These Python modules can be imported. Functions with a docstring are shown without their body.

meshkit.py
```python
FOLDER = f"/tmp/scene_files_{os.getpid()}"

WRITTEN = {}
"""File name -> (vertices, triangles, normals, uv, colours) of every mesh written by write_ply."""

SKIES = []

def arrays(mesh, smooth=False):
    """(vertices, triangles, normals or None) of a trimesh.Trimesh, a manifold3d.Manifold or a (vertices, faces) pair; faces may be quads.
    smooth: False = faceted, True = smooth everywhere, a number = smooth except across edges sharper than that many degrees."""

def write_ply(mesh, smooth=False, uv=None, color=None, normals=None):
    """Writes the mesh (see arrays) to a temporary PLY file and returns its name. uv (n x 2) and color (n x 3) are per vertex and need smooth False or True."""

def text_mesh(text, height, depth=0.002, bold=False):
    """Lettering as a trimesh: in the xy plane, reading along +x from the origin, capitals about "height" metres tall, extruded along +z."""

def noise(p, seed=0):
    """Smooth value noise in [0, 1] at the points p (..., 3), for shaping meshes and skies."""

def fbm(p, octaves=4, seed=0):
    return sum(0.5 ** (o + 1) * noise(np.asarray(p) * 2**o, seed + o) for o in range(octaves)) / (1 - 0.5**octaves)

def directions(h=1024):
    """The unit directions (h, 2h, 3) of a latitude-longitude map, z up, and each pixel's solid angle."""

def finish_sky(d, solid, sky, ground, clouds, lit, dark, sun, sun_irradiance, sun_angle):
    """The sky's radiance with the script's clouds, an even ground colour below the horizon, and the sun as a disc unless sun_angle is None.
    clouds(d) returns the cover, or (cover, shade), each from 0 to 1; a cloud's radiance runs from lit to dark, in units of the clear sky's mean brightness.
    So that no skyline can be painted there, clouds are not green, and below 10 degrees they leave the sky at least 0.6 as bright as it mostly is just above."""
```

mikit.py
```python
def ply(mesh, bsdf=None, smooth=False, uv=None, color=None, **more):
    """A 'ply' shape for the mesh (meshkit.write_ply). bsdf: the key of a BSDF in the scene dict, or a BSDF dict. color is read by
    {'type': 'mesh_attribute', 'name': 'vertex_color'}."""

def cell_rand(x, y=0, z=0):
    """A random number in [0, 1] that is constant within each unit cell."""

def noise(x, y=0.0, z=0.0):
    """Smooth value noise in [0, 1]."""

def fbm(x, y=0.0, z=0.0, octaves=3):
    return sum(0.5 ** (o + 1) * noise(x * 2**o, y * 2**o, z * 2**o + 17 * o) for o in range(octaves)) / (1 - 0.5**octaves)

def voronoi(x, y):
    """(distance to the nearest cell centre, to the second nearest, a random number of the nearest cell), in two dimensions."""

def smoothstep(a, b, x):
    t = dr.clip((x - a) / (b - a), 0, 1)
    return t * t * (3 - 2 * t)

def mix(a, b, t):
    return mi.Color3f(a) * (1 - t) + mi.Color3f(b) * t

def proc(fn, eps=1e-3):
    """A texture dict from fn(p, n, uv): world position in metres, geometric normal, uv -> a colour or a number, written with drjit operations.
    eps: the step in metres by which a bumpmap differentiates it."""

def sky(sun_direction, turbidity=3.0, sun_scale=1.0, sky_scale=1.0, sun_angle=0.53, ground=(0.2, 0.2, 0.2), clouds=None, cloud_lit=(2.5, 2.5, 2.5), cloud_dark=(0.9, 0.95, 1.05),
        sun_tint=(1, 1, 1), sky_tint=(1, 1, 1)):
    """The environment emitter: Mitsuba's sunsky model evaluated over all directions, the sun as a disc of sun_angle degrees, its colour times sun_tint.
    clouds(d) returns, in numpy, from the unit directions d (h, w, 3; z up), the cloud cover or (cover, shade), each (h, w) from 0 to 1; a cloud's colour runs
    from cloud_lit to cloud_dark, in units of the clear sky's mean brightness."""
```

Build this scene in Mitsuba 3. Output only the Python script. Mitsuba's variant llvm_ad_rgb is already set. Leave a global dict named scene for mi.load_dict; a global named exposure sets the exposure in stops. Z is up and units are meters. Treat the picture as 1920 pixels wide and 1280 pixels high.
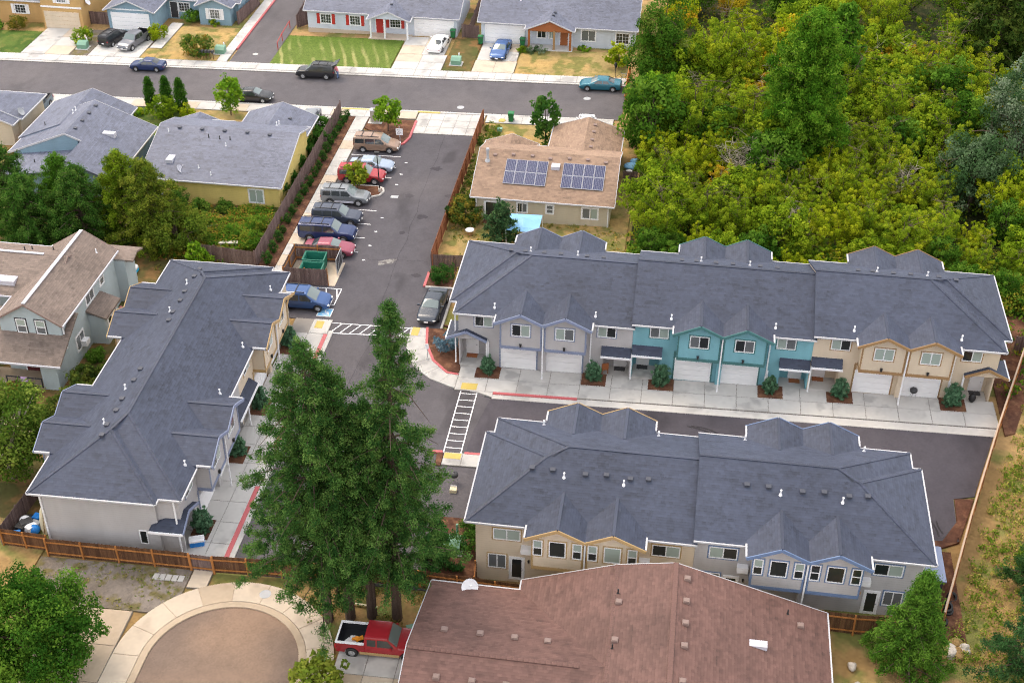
import math, numpy as np, trimesh, manifold3d as m3, mitsuba as mi, mikit, meshkit, drjit as dr
from shapely.geometry import Polygon, LineString, box as sbox
from shapely.ops import unary_union
T = mi.ScalarTransform4f
PI = math.pi
scene, labels = {}, {}

# ------------------------------------------------------------------ camera, sky, exposure
LEAN = 0.027                       # the site climbs gently to the east


def rot(axis, a):
    c, s = math.cos(a), math.sin(a)
    m = np.eye(4)
    i, j = {'x': (1, 2), 'y': (2, 0), 'z': (0, 1)}[axis]
    m[i, i] = m[j, j] = c
    m[i, j], m[j, i] = -s, s
    return m


def tr(x, y, z=0):
    m = np.eye(4)
    m[:3, 3] = x, y, z
    return m


def sc(x, y, z):
    return np.diag([x, y, z, 1.0])


G = rot('y', -LEAN)
UP = rot('y', LEAN)
_th, _yaw, _roll, _H = 0.614577859, 0.153547316, -0.0219378114, 65.9386025
_w = np.array([-math.sin(_yaw) * math.cos(_th), math.cos(_yaw) * math.cos(_th), -math.sin(_th)])
_r = np.cross(_w, [0, 0, 1]); _r /= np.linalg.norm(_r); _u = np.cross(_r, _w)
_up = -math.sin(_roll) * _r + math.cos(_roll) * _u
_o = G[:3, :3] @ np.array([0, 0, _H]); _t = _o + G[:3, :3] @ _w
scene['camera'] = {'type': 'perspective', 'fov': math.degrees(2 * math.atan(960 / 2505.07724)), 'fov_axis': 'x', 'near_clip': 1.0, 'far_clip': 5000.0,
                   'to_world': T().look_at(origin=_o.tolist(), target=_t.tolist(), up=(G[:3, :3] @ _up).tolist())}
scene['sky'] = mikit.sky((-0.42, 0.36, 0.82), turbidity=4, sun_scale=0.3, sun_angle=26, clouds=lambda d: 1.0, cloud_lit=(2.5, 2.5, 2.55), cloud_dark=(2.2, 2.25, 2.4))
exposure = 2.7

# ------------------------------------------------------------------ materials
cell_rand, noise, fbm, smoothstep, mix, proc, voronoi = mikit.cell_rand, mikit.noise, mikit.fbm, mikit.smoothstep, mikit.mix, mikit.proc, mikit.voronoi


def C(*c):
    return mi.Color3f(*c)


def plain(name, col, rough=0.6, spec=0.4, metallic=0.0, coat=0.0):
    d = {'type': 'principled', 'base_color': {'type': 'rgb', 'value': list(col)}, 'roughness': rough, 'specular': spec, 'metallic': metallic}
    if coat:
        d['clearcoat'] = coat
        d['clearcoat_gloss'] = 0.95
    scene[name] = {'type': 'twosided', 'b': d}


def ptex(name, fn, rough=0.85, spec=0.2):
    scene[name] = {'type': 'twosided', 'b': {'type': 'principled', 'base_color': proc(fn), 'roughness': rough, 'specular': spec}}


def asphalt(base, warm, wear=0.25):
    def fn(p, n, uv):
        a = fbm(p.x * 0.11, p.y * 0.11, 3.0, 3)
        b = fbm(p.x * 1.3, p.y * 1.3, 9.0, 3)
        c = noise(p.x * 9, p.y * 9, 2.0)
        s = smoothstep(0.62, 0.8, fbm(p.x * 0.35 + 7, p.y * 0.16 + 3, 1.0, 4))
        k = 0.82 + 0.30 * (a - 0.5) + 0.22 * (b - 0.5) + 0.16 * (c - 0.5) + 0.22
        k = k * (1 - wear * s)
        return mix(base, warm, smoothstep(0.35, 0.7, a)) * k
    return fn


def concrete(base, stain, amt=0.5):
    def fn(p, n, uv):
        a = fbm(p.x * 0.5, p.y * 0.5, 1.0, 4)
        b = noise(p.x * 6, p.y * 6, p.z * 6)
        s = smoothstep(0.55, 0.78, fbm(p.x * 0.8 + 11, p.y * 0.8 - 5, 4.0, 3))
        return mix(base, stain, s * amt) * (0.9 + 0.22 * (a - 0.4) + 0.08 * b)
    return fn


def blend3(c0, c1, c2, f1=0.25, f2=1.1, fine=6.0, amp=0.5):
    def fn(p, n, uv):
        a = smoothstep(0.38, 0.62, fbm(p.x * f1, p.y * f1, 2.0, 4))
        b = smoothstep(0.42, 0.72, fbm(p.x * f2 + 31, p.y * f2, 5.0, 3))
        k = noise(p.x * fine, p.y * fine, p.z * fine)
        k2 = noise(p.x * fine * 0.37, p.y * fine * 0.37, 8.0)
        return mix(mix(c0, c1, a), c2, b) * (1 - amp / 2 + amp * (0.6 * k + 0.4 * k2))
    return fn


def shingle(c0, c1, streak=0.0):
    """courses of tabs that follow the slope of whatever roof plane they lie on"""
    def fn(p, n, uv):
        l = dr.sqrt(n.x * n.x + n.y * n.y) + 1e-4
        t = (p.y * n.x - p.x * n.y) / l
        row = p.z / (0.19 * l)
        r = dr.floor(row)
        rnd = cell_rand(dr.floor(t / 0.27 + 0.37 * r), r, 3)
        rnd2 = cell_rand(dr.floor(t / 0.9 + .21 * r), r, 8)
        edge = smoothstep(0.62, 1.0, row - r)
        a = fbm(p.x * 0.22, p.y * 0.22, p.z * 0.3, 3)
        g = noise(t * 7, row * 2.5, 1.0)
        st = smoothstep(0.52, 0.75, fbm(t * 0.45, p.z * 0.12, 3.0, 3))
        blot = smoothstep(.62, .8, noise(t * 1.6, row * .45, 4.0))
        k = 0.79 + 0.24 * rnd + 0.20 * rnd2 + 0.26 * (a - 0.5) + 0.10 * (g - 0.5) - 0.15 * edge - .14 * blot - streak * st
        return mix(c0, c1, a) * k
    return fn


def siding(col, lap=0.2):
    def fn(p, n, uv):
        row = p.z / lap
        f = row - dr.floor(row)
        line = smoothstep(0.0, 0.18, f)
        dirt = fbm(p.x * 0.7, p.y * 0.7, p.z * 0.5, 3)
        streak = fbm(p.x * 2.6 + p.y * 2.6, p.z * 0.15, 2.0, 2)
        return C(*col) * (0.86 + 0.12 * line) * (0.92 + 0.16 * (dirt - 0.4)) * (0.96 + 0.1 * (streak - 0.5))
    return fn


def boards(c0, c1, w=0.14, along=(1, 0)):
    def fn(p, n, uv):
        t = p.x * along[0] + p.y * along[1]
        r = cell_rand(dr.floor(t / w), 3)
        g = fbm(t * 18, p.z * 1.4, p.x, 2)
        return mix(c0, c1, r) * (0.62 + 0.7 * g)
    return fn


ptex('asphalt_lot', asphalt((.080, .075, .086), (.088, .081, .089), .3))
ptex('asphalt_street', asphalt((.095, .088, .097), (.104, .095, .101), .15))
ptex('asphalt_new', asphalt((.058, .053, .065), (.072, .065, .076), .35))
ptex('asphalt_dark', asphalt((.028, .026, .03), (.05, .046, .05), .1))
ptex('asphalt_tan', asphalt((.165, .122, .10), (.22, .15, .11), .35), .9)
ptex('concrete_pale', concrete((.47, .455, .44), (.32, .312, .305), .6))
ptex('concrete_grey', concrete((.465, .45, .434), (.30, .29, .285), .75))
ptex('concrete_warm', concrete((.50, .42, .335), (.37, .30, .235), .5))
ptex('concrete_tan', concrete((.42, .335, .25), (.32, .245, .175), .5))
ptex('mulch_brown', blend3((.115, .052, .032), (.085, .040, .027), (.15, .075, .045), .5, 2.0, 9.0, .9), .95)
ptex('dry_grass', blend3((.36, .24, .095), (.27, .20, .085), (.16, .15, .045), .3, .9, 7.0, .5), .95)
ptex('dry_soil', blend3((.34, .22, .10), (.26, .165, .07), (.15, .15, .045), .2, .6, 6.0, .55), .95)
ptex('gravel_soil', blend3((.20, .17, .15), (.15, .125, .105), (.13, .11, .05), .35, 1.6, 10.0, .55), .95)
ptex('weedy_soil', blend3((.10, .085, .03), (.07, .075, .022), (.17, .10, .04), .3, 1.0, 5.0, .6), .95)
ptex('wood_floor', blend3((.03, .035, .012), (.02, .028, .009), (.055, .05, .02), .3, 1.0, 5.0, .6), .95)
ptex('grass_green', blend3((.075, .115, .022), (.05, .09, .015), (.11, .13, .03), .4, 1.3, 8.0, .5), .95)


def stripes(p, n, uv):
    t = p.x * 0.93 + p.y * 0.30 + 0.9 * (fbm(p.x * .5, p.y * .22, 1.0, 3) - .5)
    q = t / 1.25 - dr.floor(t / 1.25)
    dry = smoothstep(.50, .72, q) * (1 - smoothstep(.80, 1.0, q)) * smoothstep(.30, .62, fbm(p.x * .6, p.y * .3 + 9, 2.0, 3))
    far = smoothstep(150.5, 155.0, p.y)
    k = noise(p.x * 8, p.y * 8, 1.0)
    return mix((.082, .128, .020), (.27, .26, .10), dry * (.8 - .65 * far) + .10 * (1 - far)) * (.75 + .5 * k)


ptex('grass_striped', stripes, .95)
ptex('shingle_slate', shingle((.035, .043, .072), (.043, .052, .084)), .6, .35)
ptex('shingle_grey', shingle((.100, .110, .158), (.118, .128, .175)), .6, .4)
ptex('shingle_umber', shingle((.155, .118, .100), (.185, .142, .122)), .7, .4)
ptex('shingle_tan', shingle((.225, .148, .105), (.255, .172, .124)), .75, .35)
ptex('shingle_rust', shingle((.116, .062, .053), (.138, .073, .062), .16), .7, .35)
for nm, col in dict(grey=(.48, .465, .475), teal=(.20, .43, .50), tan=(.67, .56, .43), cream=(.64, .54, .42), sand=(.55, .49, .38), yellow=(.68, .54, .19),
                    pale=(.58, .63, .72), blue=(.24, .36, .45), ochre=(.55, .35, .15), aqua=(.43, .50, .535)).items():
    ptex('siding_' + nm, siding(col), .75, .25)
for nm, col in dict(white=(.74, .74, .77), gutter_white=(.44, .44, .47), slate_blue=(.20, .235, .35), blue=(.13, .19, .33), teal_dark=(.055, .155, .16), brown=(.30, .18, .085), tan_trim=(.40, .27, .13), red=(.42, .035, .03), maroon=(.10, .02, .025),
                    rust_wood=(.30, .10, .035), black=(.02, .02, .022), dark=(.045, .045, .05), steel=(.35, .36, .38), green_bin=(.018, .15, .05), dumpster_green=(.014, .14, .10), utility_green=(.16, .30, .22),
                    kerb_red=(.42, .10, .11), pad_yellow=(.46, .35, .09), paint_white=(.18, .172, .178), sign_blue=(.20, .45, .70), tarp_blue=(.20, .42, .66), pool_blue=(.03, .42, .68), pool_water=(.55, .62, .60),
                    purple=(.15, .03, .40), pink=(.60, .20, .22), orange=(.75, .28, .02), kayak_blue=(.02, .20, .60), kayak_cream=(.62, .55, .38), fence_cap=(.36, .26, .185), joint_grey=(.22, .20, .185), skin=(.45, .26, .18), denim=(.10, .16, .30), lilac=(.55, .38, .62),
                    tyre=(.022, .022, .024), lamp_red=(.38, .015, .02), door_white=(.78, .78, .80), vent_dark=(.05, .055, .075), vent_brown=(.20, .14, .125), stone=(.42, .38, .34), sky_light=(.46, .46, .52)).items():
    plain(nm, col, .55)
plain('glass_dark', (.018, .022, .024), .06, .8)
plain('glass_blind', (.30, .36, .33), .12, .6)
plain('glass_grey', (.12, .13, .14), .08, .7)
plain('car_glass', (.02, .026, .03), .05, .9, 0, 1.0)
plain('windscreen', (.10, .135, .14), .05, .9, 0, 1.0)
plain('headlamp', (.75, .75, .74), .15, .7)
plain('chrome', (.62, .63, .65), .25, .6, .9)
plain('rim', (.50, .51, .53), .35, .5, .6)
plain('solar_cell', (.035, .042, .10), .4, .25)
plain('alu', (.33, .34, .39), .5, .4, .2)
for nm, col, met in (('tanbronze', (.28, .185, .135), .3), ('icegrey', (.30, .36, .46), .4), ('red', (.30, .014, .022), .0), ('pewter', (.20, .215, .235), .4), ('charcoal', (.045, .055, .085), .3), ('navy', (.012, .028, .10), .2), ('maroon', (.25, .05, .085), .3),
                     ('royal', (.035, .085, .23), .4), ('graphite', (.035, .045, .065), .3), ('black', (.014, .015, .02), .1), ('silver', (.15, .155, .18), .3), ('white', (.75, .75, .77), .0), ('azure', (.04, .10, .27), .3), ('teal', (.012, .13, .19), .3), ('steelblue', (.10, .15, .20), .3), ('beige', (.50, .40, .28), .2)):
    plain('paint_' + nm, col, .28, .5, met, 1.0)
ptex('oil_stain', asphalt((.05, .046, .055), (.066, .06, .068), .2))
ptex('chalk', blend3((.16, .15, .15), (.10, .09, .095), (.24, .23, .22), 1.2, 3.0, 9.0, .6), .95)
ptex('fence_grey', boards((.115, .075, .07), (.19, .135, .125), .14, (.9, 1.0)), .9)
ptex('fence_brown', boards((.085, .042, .024), (.16, .08, .042), .14, (1.0, .9)), .9)
ptex('fence_orange', boards((.33, .135, .04), (.42, .18, .06), .3, (1.0, .9)), .85)
ptex('fence_cedar', boards((.22, .085, .045), (.30, .12, .06), .14, (.9, 1.0)), .9)
ptex('bark', blend3((.085, .06, .048), (.06, .042, .034), (.12, .09, .07), 1.0, 4.0, 12.0, .7), .95)
ptex('bark_pale', blend3((.30, .26, .22), (.22, .19, .16), (.36, .32, .26), 1.0, 4.0, 12.0, .5), .95)
scene['leaf'] = {'type': 'principledthin', 'base_color': {'type': 'mesh_attribute', 'name': 'vertex_color'}, 'roughness': .6, 'diff_trans': .8, 'spec_trans': 0.0}

# ------------------------------------------------------------------ helpers
used = {}


def numbered(name):
    n = used.get(name, 0)
    used[name] = n + 1
    return name if n == 0 else f'{name}_{n:03d}'


def lab(key, label, cat, group=None, kind=None):
    labels[key] = {'label': label, 'category': cat}
    if group: labels[key]['group'] = group
    if kind: labels[key]['kind'] = kind
    return key


def struct(name, kind='structure', label=None):
    k = numbered(name)
    labels[k] = {'kind': kind}
    if label: labels[k]['label'] = label
    return k


def W(m):
    return T((G @ m).tolist())


class MB:
    def __init__(self):
        self.v, self.f, self.n = [], [], 0

    def add(self, v, f, m=None):
        v = np.asarray(v, float).reshape(-1, 3)
        f = np.asarray(f, int)
        if f.shape[1] == 4:
            f = np.vstack([f[:, [0, 1, 2]], f[:, [0, 2, 3]]])
        if m is not None:
            v = v @ m[:3, :3].T + m[:3, 3]
        self.v.append(v); self.f.append(f + self.n); self.n += len(v)
        return self

    def box(self, x0, x1, y0, y1, z0, z1, m=None):
        v = [[x, y, z] for x in (x0, x1) for y in (y0, y1) for z in (z0, z1)]
        return self.add(v, BF, m)

    def bar(self, p, q, w, h, up=(0, 0, 1)):
        p, q = np.asarray(p, float), np.asarray(q, float)
        if np.linalg.norm(q - p) < .01: return self
        d = (q - p) / np.linalg.norm(q - p)
        s = np.cross(d, up)
        if np.linalg.norm(s) < 1e-3: s = np.array([1.0, 0, 0])
        s /= np.linalg.norm(s)
        u = np.cross(s, d)
        v = [e + a * s * w / 2 + b * u * h / 2 for e in (p, q) for a in (-1, 1) for b in (-1, 1)]
        return self.add(v, BF)

    def cyl(self, p, q, r0, r1=None, n=12):
        return self.tube([p, q], [r0, r0 if r1 is None else r1], n)

    def tube(self, pts, rad, n=8):
        pts = np.asarray(pts, float)
        rad = np.broadcast_to(rad, (len(pts),))
        t = np.gradient(pts, axis=0); t /= np.linalg.norm(t, axis=1, keepdims=True) + 1e-12
        a = np.cross(t, [0, 0, 1.0] if abs(t[0][2]) < .9 else [1.0, 0, 0]); a /= np.linalg.norm(a, axis=1, keepdims=True) + 1e-12
        b = np.cross(t, a)
        an = np.arange(n) * 2 * PI / n
        v = pts[:, None] + rad[:, None, None] * (np.cos(an)[None, :, None] * a[:, None] + np.sin(an)[None, :, None] * b[:, None])
        k = len(pts)
        f = [[i * n + j, i * n + (j + 1) % n, (i + 1) * n + (j + 1) % n, (i + 1) * n + j] for i in range(k - 1) for j in range(n)]
        f = np.array(f); f = np.vstack([f[:, [0, 2, 1]], f[:, [0, 3, 2]]])
        c0, c1 = len(pts) * n, len(pts) * n + 1
        caps = [[c0, j, (j + 1) % n] for j in range(n)] + [[c1, (k - 1) * n + (j + 1) % n, (k - 1) * n + j] for j in range(n)]
        return self.add(np.vstack([v.reshape(-1, 3), pts[:1], pts[-1:]]), np.vstack([f, caps]))

    def poly(self, pts, z0, z1, m=None):
        pg = pts if hasattr(pts, 'geom_type') else Polygon(pts)
        if hasattr(pg, 'geoms'):
            for q in pg.geoms: self.poly(q, z0, z1, m)
            return self
        t = trimesh.creation.extrude_polygon(pg, z1 - z0, engine='earcut')
        return self.add(np.array(t.vertices) + [0, 0, z0], np.array(t.faces), m)

    def sphere(self, c, r, sub=1, s=(1, 1, 1)):
        t = trimesh.creation.icosphere(subdivisions=sub, radius=1.0)
        return self.add(np.array(t.vertices) * r * np.array(s) + np.array(c), np.array(t.faces))

    def mesh(self):
        return np.vstack(self.v), np.vstack(self.f)


BF = np.array([[0, 1, 3], [0, 3, 2], [4, 6, 7], [4, 7, 5], [0, 4, 5], [0, 5, 1], [2, 3, 7], [2, 7, 6], [0, 2, 6], [0, 6, 4], [1, 5, 7], [1, 7, 3]])
UNIT = mikit.ply(MB().box(-.5, .5, -.5, .5, -.5, .5).mesh())


def emit(key, mesh, mat, m=None, smooth=False, color=None):
    if isinstance(mesh, MB): mesh = mesh.mesh()
    scene[key] = mikit.ply(mesh, mat, smooth=smooth, color=color, to_world=W(np.eye(4) if m is None else m))
    return key


SPLIT = {'gutter', 'rake_board', 'trim_board', 'ridge_cap', 'railing', 'cross_bar', 'porch_gutter', 'rim', 'frame', 'downspout', 'shutter', 'porch_light', 'rail', 'jamb'}


def part(parent, name, mesh, mat, m=None, smooth=False, kind=None, color=None):
    if name in SPLIT and isinstance(mesh, MB) and len(mesh.v) > 1 and name not in ('rim', 'downspout', 'frame', 'porch_light', 'rail'):
        n = 0
        for v, f in zip(mesh.v, mesh.f):
            k = part(parent, name, (v, f - n), mat, m, smooth, kind)
            n += len(v)
        return k
    k = numbered(parent + '__' + name)
    emit(k, mesh, mat, m, smooth, color)
    if kind: labels[k] = {'kind': kind}
    return k


def share(parent, name, plyd, mat, m):
    k = numbered(parent + '__' + name)
    scene[k] = {**plyd, 'bsdf': {'type': 'ref', 'id': mat}, 'to_world': W(m)}
    return k


def pbox(parent, name, x0, x1, y0, y1, z0, z1, mat, m=None):
    b = tr((x0 + x1) / 2, (y0 + y1) / 2, (z0 + z1) / 2) @ sc(x1 - x0, y1 - y0, z1 - z0)
    return share(parent, name, UNIT, mat, b if m is None else m @ b)


def frame(x, y, deg=0.0, piv=(0, 0), z=0.0):
    """building frame: local origin at ground point (x, y), turned by deg, standing plumb about the local pivot"""
    r = rot('z', math.radians(deg))
    c = np.array([x, y, z]) + r[:3, :3] @ np.array([piv[0], piv[1], 0.0])
    return tr(*c) @ UP @ r @ tr(-piv[0], -piv[1])


def plumb(x, y, z=0.0, deg=0.0, s=1.0, sz=None):
    return tr(x, y, z) @ UP @ rot('z', math.radians(deg)) @ sc(s, s, s if sz is None else sz)

# ------------------------------------------------------------------ ground, roads, walks
g = struct('ground')
emit(g, MB().box(-900, 900, -300, 1500, -.4, -.07), 'dry_soil')


def sheet(name, pts, mat, z1=0.0, z0=-.3, kind='structure', m=None):
    k = struct(name, kind)
    emit(k, MB().poly(pts, z0, z1, m), mat)
    return k


def rect(x0, x1, y0, y1):
    return [(x0, y0), (x1, y0), (x1, y1), (x0, y1)]


street = sheet('street', rect(-400, -8.2, 135.95, 144.7), 'asphalt_street')
alley = sheet('alley', [(-57.2, 144.75), (-51.0, 144.75), (-52.1, 151), (-52.4, 230), (-57.2, 230)], 'asphalt_street', .004)
lot = sheet('parking_lot', [(-36.33, 130.3), (-36.33, 93.75), (-30.8, 93.6), (-30.3, 91.5), (-29.9, 88), (-29.9, 62.7), (-13.3, 62.7), (-13.3, 71.0), (16.5, 71.0), (16.5, 71.8), (18.4, 71.8), (20.2, 71.9), (20.4, 76.4), (21.9, 76.8), (24.3, 84.0),
                                (-14.8, 84.2), (-16, 84.75), (-18.4, 85.25), (-20.3, 86.2), (-22, 87.8), (-23.1, 90.3), (-23.35, 93.3), (-20.7, 93.45), (-20.9, 99.7), (-23.4, 99.9), (-23.5, 130.3)], 'asphalt_lot', .004)
newlot = struct('asphalt_overlay')
emit(newlot, MB().poly([(-15.8, 76.9), (21.95, 76.9), (24.2, 83.9), (-14.9, 84.15), (-15.6, 80)], -.2, .008).poly([(16.9, 71.85), (20.15, 71.9), (20.35, 76.4), (21.9, 76.8), (22, 76.95), (16.9, 76.95)], -.2, .008), 'asphalt_new')
sk = np.random.RandomState(12)
for (x0, y0, dx, dy, bend) in ((1.0, 82.5, 2.6, -1.3, .3), (1.3, 82.6, 2.6, -1.2, .35), (9.5, 80.9, 1.6, -.5, -.3), (10.2, 81.4, .9, .4, .2), (18.4, 74.0, .5, -1.7, .2), (18.9, 73.8, .3, -1.2, -.2), (-6.0, 80.2, 3.0, -.6, .5)):
    u = np.linspace(0, 1, 9)
    pts = np.stack([x0 + dx * u - dy * .3 * bend * np.sin(PI * u), y0 + dy * u + dx * .3 * bend * np.sin(PI * u)], 1)
    part(newlot, 'skid_mark', MB().poly(LineString(pts).buffer(.07), -.02, .0125), 'asphalt_dark')
# painted markings: thin sheets on the lot
mk = 'parking_lot'


def mark(name, pts, mat, z=.012):
    return part(mk, name, MB().poly(pts, -.05, z), mat)


def line(x0, y0, x1, y1, w=.085, name='painted_line'):
    return part(mk, name, MB().poly(LineString([(x0, y0), (x1, y1)]).buffer(w / 2, cap_style=2), -.05, .012), 'paint_white')


for i in range(26):
    x, y = (sk.uniform(-35.6, -31.5), [126.2, 121.4, 118.9, 114.3, 111.7, 109, 106.5, 95.6][i % 8] + sk.uniform(-.9, .9)) if i < 20 else (sk.uniform(-29, -24), sk.uniform(96, 128))
    a = np.linspace(0, 2 * PI, 12)[:-1]; r = sk.uniform(.18, .5) * (.6 + .8 * sk.uniform(size=11))
    part(mk, 'oil_stain', MB().poly(Polygon(np.stack([x + r * np.cos(a), y + .8 * r * np.sin(a)], 1)).buffer(.1), -.02, .0065), 'oil_stain')
for x0, y0, x1, y1 in ((-26.8, 94, -27.0, 130), (-29.8, 104, -24, 104.3), (-28, 64, -26.5, 91), (-29.5, 80.5, -16, 79.2), (-24.5, 70, -23.5, 88)):
    u = np.linspace(0, 1, 14)
    part(mk, 'crack_seal', MB().poly(LineString(np.stack([x0 + (x1 - x0) * u + sk.normal(size=14) * .12, y0 + (y1 - y0) * u + sk.normal(size=14) * .12], 1)).buffer(.025), -.02, .0075), 'oil_stain')
for y in (124.75, 122.2, 119.95, 113.1, 110.4, 107.8, 105.15):
    line(-36.3, y, -30.85, y)
    part(mk, 'arrow_mark', MB().poly([(-30.1, y - 1.4), (-29.85, y - 1.36), (-29.95, y - 1.22), (-30.2, y - 1.24)], -.05, .012), 'paint_white')
for a in ((-35.9, 98.75, -30.85, 98.7), (-30.85, 98.7, -30.9, 96.05), (-30.9, 96.05, -35.9, 96.0), (-32.3, 98.7, -31.6, 96.1), (-33.6, 98.7, -32.9, 96.1), (-31.3, 98.7, -30.9, 97.2)):
    line(*a)
mark('access_square', rect(-32.05, -30.75, 94.2, 95.45), 'paint_white')
acc = MB()
acc.poly(rect(-31.98, -30.82, 94.27, 95.38), -.04, .016)
part(mk, 'access_square_blue', acc, 'sign_blue')
sym = MB()   # the wheelchair symbol: wheel ring, back, head, leg
ring = [(math.cos(a), math.sin(a)) for a in np.linspace(-2.6, 1.3, 16)]
sym.poly(LineString([(-31.35 + .27 * c, 94.72 + .24 * s) for c, s in ring]).buffer(.045), -.04, .020)
sym.poly(LineString([(-31.42, 95.06), (-31.36, 94.8), (-31.1, 94.8), (-31.0, 94.5)]).buffer(.05), -.03, .021)
sym.sphere((-31.43, 95.22, .012), .07, 1, (1, 1, .14))
part(mk, 'access_symbol', sym, 'paint_white')
for y in (93.3, 91.75): line(-30.7, y, -23.25, y + (-.02 if y > 92.5 else .25))
for i in range(8):
    x = -30.2 + .86 * i
    line(x, 91.8 + .02 * i, x + .75, 93.25, .09)
for x in (-17.45, -16.1): line(x, 77.15, x, 85.05)
for i in range(9): line(-17.45, 77.75 + .86 * i, -16.1, 77.75 + .86 * i, .075)
for (x, y, r) in ((-29.7, 116.1, .38), (-15.1, 84.55, .33), (-30.35, 90.7, .3)):
    part(mk, 'storm_grate', MB().box(x - r, x + r, y - r * .7, y + r * .7, -.03, .022), 'dark' if y < 100 else 'steel')
tx = meshkit.text_mesh('#1', .32, .004, True)
part(mk, 'stencil_mark', MB().add(np.array(tx.vertices), np.array(tx.faces), tr(18.0, 73.9, .010)), 'paint_white')
part(mk, 'chalk_patch', MB().poly(Polygon([(-28.4, 103.2), (-27.3, 103.6), (-27.0, 104.3), (-27.6, 104.2), (-28.5, 103.7)]).buffer(.08), -.02, .011), 'chalk')
for (x, y) in ((-12.5, 141.2), (-26.6, 137.4)):
    part('street', 'manhole_cover', MB().cyl((x, y, -.05), (x, y, .012), .42, n=20), 'steel')
for (x, y) in ((-54.6, 149.8),):
    part('alley', 'utility_cover', MB().cyl((x, y, -.05), (x, y, .015), .35, n=14), 'concrete_pale')

cmats = ['concrete_pale', 'concrete_grey', 'concrete_pale', 'concrete_pale', 'concrete_grey']
rs = np.random.RandomState(5)


def slabs(name, x0, x1, y0, y1, nx, ny, z=.12, mats=cmats, gap=.05, skip=(), base=True):
    """a poured walk or drive: a bed and its slabs, each one an entry"""
    k = struct(name)
    emit(k, MB().box(x0, x1, y0, y1, -.3, z - .035), 'joint_grey' if mats is cmats else 'joint_grey')
    dx, dy = (x1 - x0) / nx, (y1 - y0) / ny
    for i in range(nx):
        for j in range(ny):
            if (i, j) in skip: continue
            pbox(k, 'slab', x0 + i * dx + gap / 2, x0 + (i + 1) * dx - gap / 2, y0 + j * dy + gap / 2, y0 + (j + 1) * dy - gap / 2, -.2, z + rs.uniform(-.006, .006), mats[rs.randint(len(mats))])
    return k


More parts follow.
